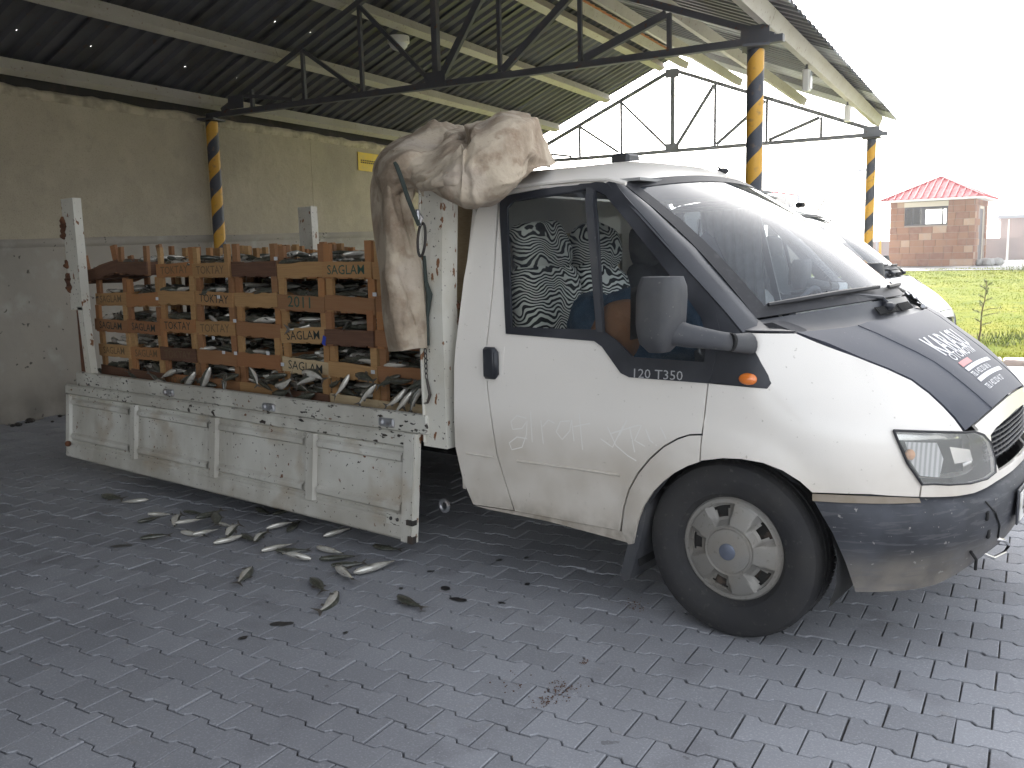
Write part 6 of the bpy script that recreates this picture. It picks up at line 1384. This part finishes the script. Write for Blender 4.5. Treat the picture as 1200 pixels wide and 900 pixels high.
for _ in range(26):
    p = gp(gw + .25 + r_.gauss(.15, .3), gw * .15 + r_.random() * 1.2, .1); s_ = r_.uniform(.08, .24); m_.sphere(p, (s_, s_ * .8, s_ * .8), 6, 5)
tag(m_.build('rubble_heap', 'rubble', smooth=.3), 'heap of grey rubble at the corner of the gatehouse', 'rubble', kind='stuff')
# boundary wall and buildings beyond
bw = thing('boundary_wall', 'long pinkish boundary wall far behind the gatehouse', 'wall', S(0, 62, .6), YAW)
for k in range(22):
    m_ = MB(); sbox(m_, -52 + k * 4, -48.03 + k * 4, 62, 62.3, .5, 1.93 + .05 * nz(k, 0, 0, 2)); m_.build('wall_panel', 'wall_pink', bw, smooth=None)
m_ = MB(); sbox(m_, -.6, 40, 74, 84, .4, 3.4); b_ = thing('low_building', 'plain flat roofed building rising over the boundary wall at the right', 'building', S(20, 79, .4), YAW); m_.build('wall', 'wall_pink', b_, smooth=None)
m_ = MB(); sbox(m_, -.8, 40.2, 73.8, 84.2, 3.4, 3.62); m_.build('roof_slab', 'pole_grey', b_, smooth=None)
def pole(u, v, top_, bot, r_=.06, lab='', extra_=None, mt='pole_grey'):
    D = v; p = S(0, 0, 0); 
    for _ in range(1): pass
    # foot where the line of sight meets the yard at that distance
    dirr = ray(u, bot); t = D / dirr.dot(VD); base = EYE + dirr * t; base.z = .6; r2 = ray(u, top_); q = EYE + r2 * (D / r2.dot(VD)); o = thing('lamp_pole' if extra_ else 'pole', lab, 'pole', base, YAW)
    MB().tube([base, Vector((base.x, base.y, q.z))], [r_, r_ * .6], 8).build('shaft', mt, o)
    if extra_: tp_ = Vector((base.x, base.y, q.z)); MB().tube([tp_, tp_ + UD * -extra_ + ez * .15], r_ * .5, 6).box(tp_ + UD * -(extra_ + .2) + ez * .15, (.5, .18, .1)).build('lamp_arm', mt, o)
pole(1027, 48, 202, 300, .05, 'thin street lamp pole beside the far striped post', .5)
pole(1180, 58, 257, 305, .06, 'white pole standing before the boundary wall at the right', None, 'lamp_shell')
pole(910, 70, 192, 300, .05, 'tall thin mast seen over the second van, left one'); pole(934, 80, 200, 300, .04, 'faint thin mast seen over the second van, right one', None, 'lamp_shell')
pole(694, 60, 115, 300, .06, 'white pole seen through the left of the far truss', None, 'lamp_shell')
pole(1031, 45, 282, 302, .08, 'short yellow post by the boundary wall', None, 'post_yellow')
# filling station canopy and lattice far off
cn = thing('canopy', 'low pale roof with a red lattice beam far beyond the vans', 'canopy', S(-24, 70, .6), YAW)
def fx(u, v, D): r2 = ray(u, v); return EYE + r2 * (D / r2.dot(VD))
a, b = fx(882, 222, 70), fx(936, 229, 70); m_ = MB().bar(a, b, .2, .14)
for i in range(9):
    p, q = a + (b - a) * (i / 16), a + (b - a) * ((i + 1) / 16); h = Vector((0, 0, -1.4 + .1 * i)); m_.bar(p, q + h, .05, .05).bar(p + h, q, .05, .05)
m_.bar(a - ez * 1.4, a + (b - a) * .55 - ez * .6, .08, .1); m_.build('lattice_beam', 'roof_red', cn, smooth=None)
m_ = MB(); c1, c2 = fx(908, 237, 68), fx(925, 240, 68); m_.bar(c1, c2, 3, 1.0); m_.build('canopy_roof', 'concrete_path', cn, smooth=None)
for p in (c1, c2, a, b): MB().tube([p, Vector((p.x, p.y, .55))], .12, 8).build('column', 'pole_grey', cn)
# sapling and weeds on the lawn
sp = thing('sapling', 'young thin pine sapling standing on the near part of the lawn', 'tree', S(-.32, 14.6, .13))
base = Vector(sp.location); r_ = random.Random(12); tr = [base + Vector((.01 * i + .02 * nz(i, 1, 0, .5), .01 * i, .145 * i)) for i in range(7)]
MB().tube(tr, [.013, .012, .010, .009, .007, .005, .003], 7).build('trunk', 'bark', sp)
nd = MB(); brs = []
for k in range(16):
    t = .25 + .75 * k / 15; p = tr[0].lerp(tr[-1], t) if False else tr[min(5, int(t * 6))].lerp(tr[min(6, int(t * 6) + 1)], t * 6 % 1); a = k * 2.4; L_ = (.34 if k in (3, 5, 6) else .13) * (1.15 - t * .6)
    e = p + Vector((math.cos(a) * L_, math.sin(a) * L_ * .6, .05)); MB().tube([p, (p + e) / 2 + Vector((0, 0, .01)), e], [.004, .003, .002], 5).build('branch', 'bark', sp)
    for q in range(110):
        c = p.lerp(e, .1 + 1.0 * r_.random()) ; d = Vector((r_.gauss(0, 1), r_.gauss(0, 1), r_.gauss(.3, .8))).normalized() * r_.uniform(.025, .06); s_ = Vector((d.y, -d.x, 0)).normalized() * .0022
        nd.add([c - s_, c + s_, c + d], [(0, 1, 2)])
nd.build('needles', 'needle_leaf', sp, smooth=None)
def weed(u, v, n, h, sp_, lab, seed):
    r_ = random.Random(seed); m_ = MB()
    for _ in range(n):
        p = S(u + r_.gauss(0, sp_), v + r_.gauss(0, sp_), gz(u, v) - .01); d = Vector((r_.gauss(0, .35), r_.gauss(0, .35), 1)).normalized() * h * r_.uniform(.5, 1.1); s_ = Vector((r_.gauss(0, 1), r_.gauss(0, 1), 0)).normalized() * .008; m_.add([p - s_, p + s_, p + d * .6 + s_ * .6, p + d], [(0, 1, 2), (0, 2, 3)])
    tag(m_.build('tall_grass', 'needle_leaf', smooth=None), lab, 'grass', kind='stuff')
weed(.30, 15.0, 420, .11, .38, 'taller dark grass tuft right of the sapling', 3); weed(-.1, 14.3, 160, .08, .2, 'low tuft at the foot of the sapling', 4); weed(1.3, 34.8, 500, .5, .6, 'dark tuft at the far edge of the lawn', 5)
# thin haze volume added to veil the far end like glare      name haze
HZ = .0008
hm = bpy.data.materials.new('haze_air'); hm.use_nodes = True; hN = hm.node_tree.nodes; hN.clear(); ho = hN.new('ShaderNodeOutputMaterial'); hv = hN.new('ShaderNodeVolumePrincipled')
hv.inputs['Color'].default_value = (.93, .95, 1., 1); hv.inputs['Density'].default_value = HZ; hv.inputs['Anisotropy'].default_value = .55; hm.node_tree.links.new(hv.outputs[0], ho.inputs['Volume'])
MATS['haze_air'] = hm
hb_ = MB().box(S(-40, 35, 3.9), (1990, 1990, 10), Matrix.Rotation(YAW, 3, 'Z')); hz_ = hb_.build('haze', 'haze_air', smooth=None); tag(hz_, 'thin haze added over the yard to veil the far end', 'haze', kind='stuff')
print('objects', len(sc.objects), 'fish', nf, 'tris', sum(len(o.data.polygons) for o in sc.objects if o.type == 'MESH'))
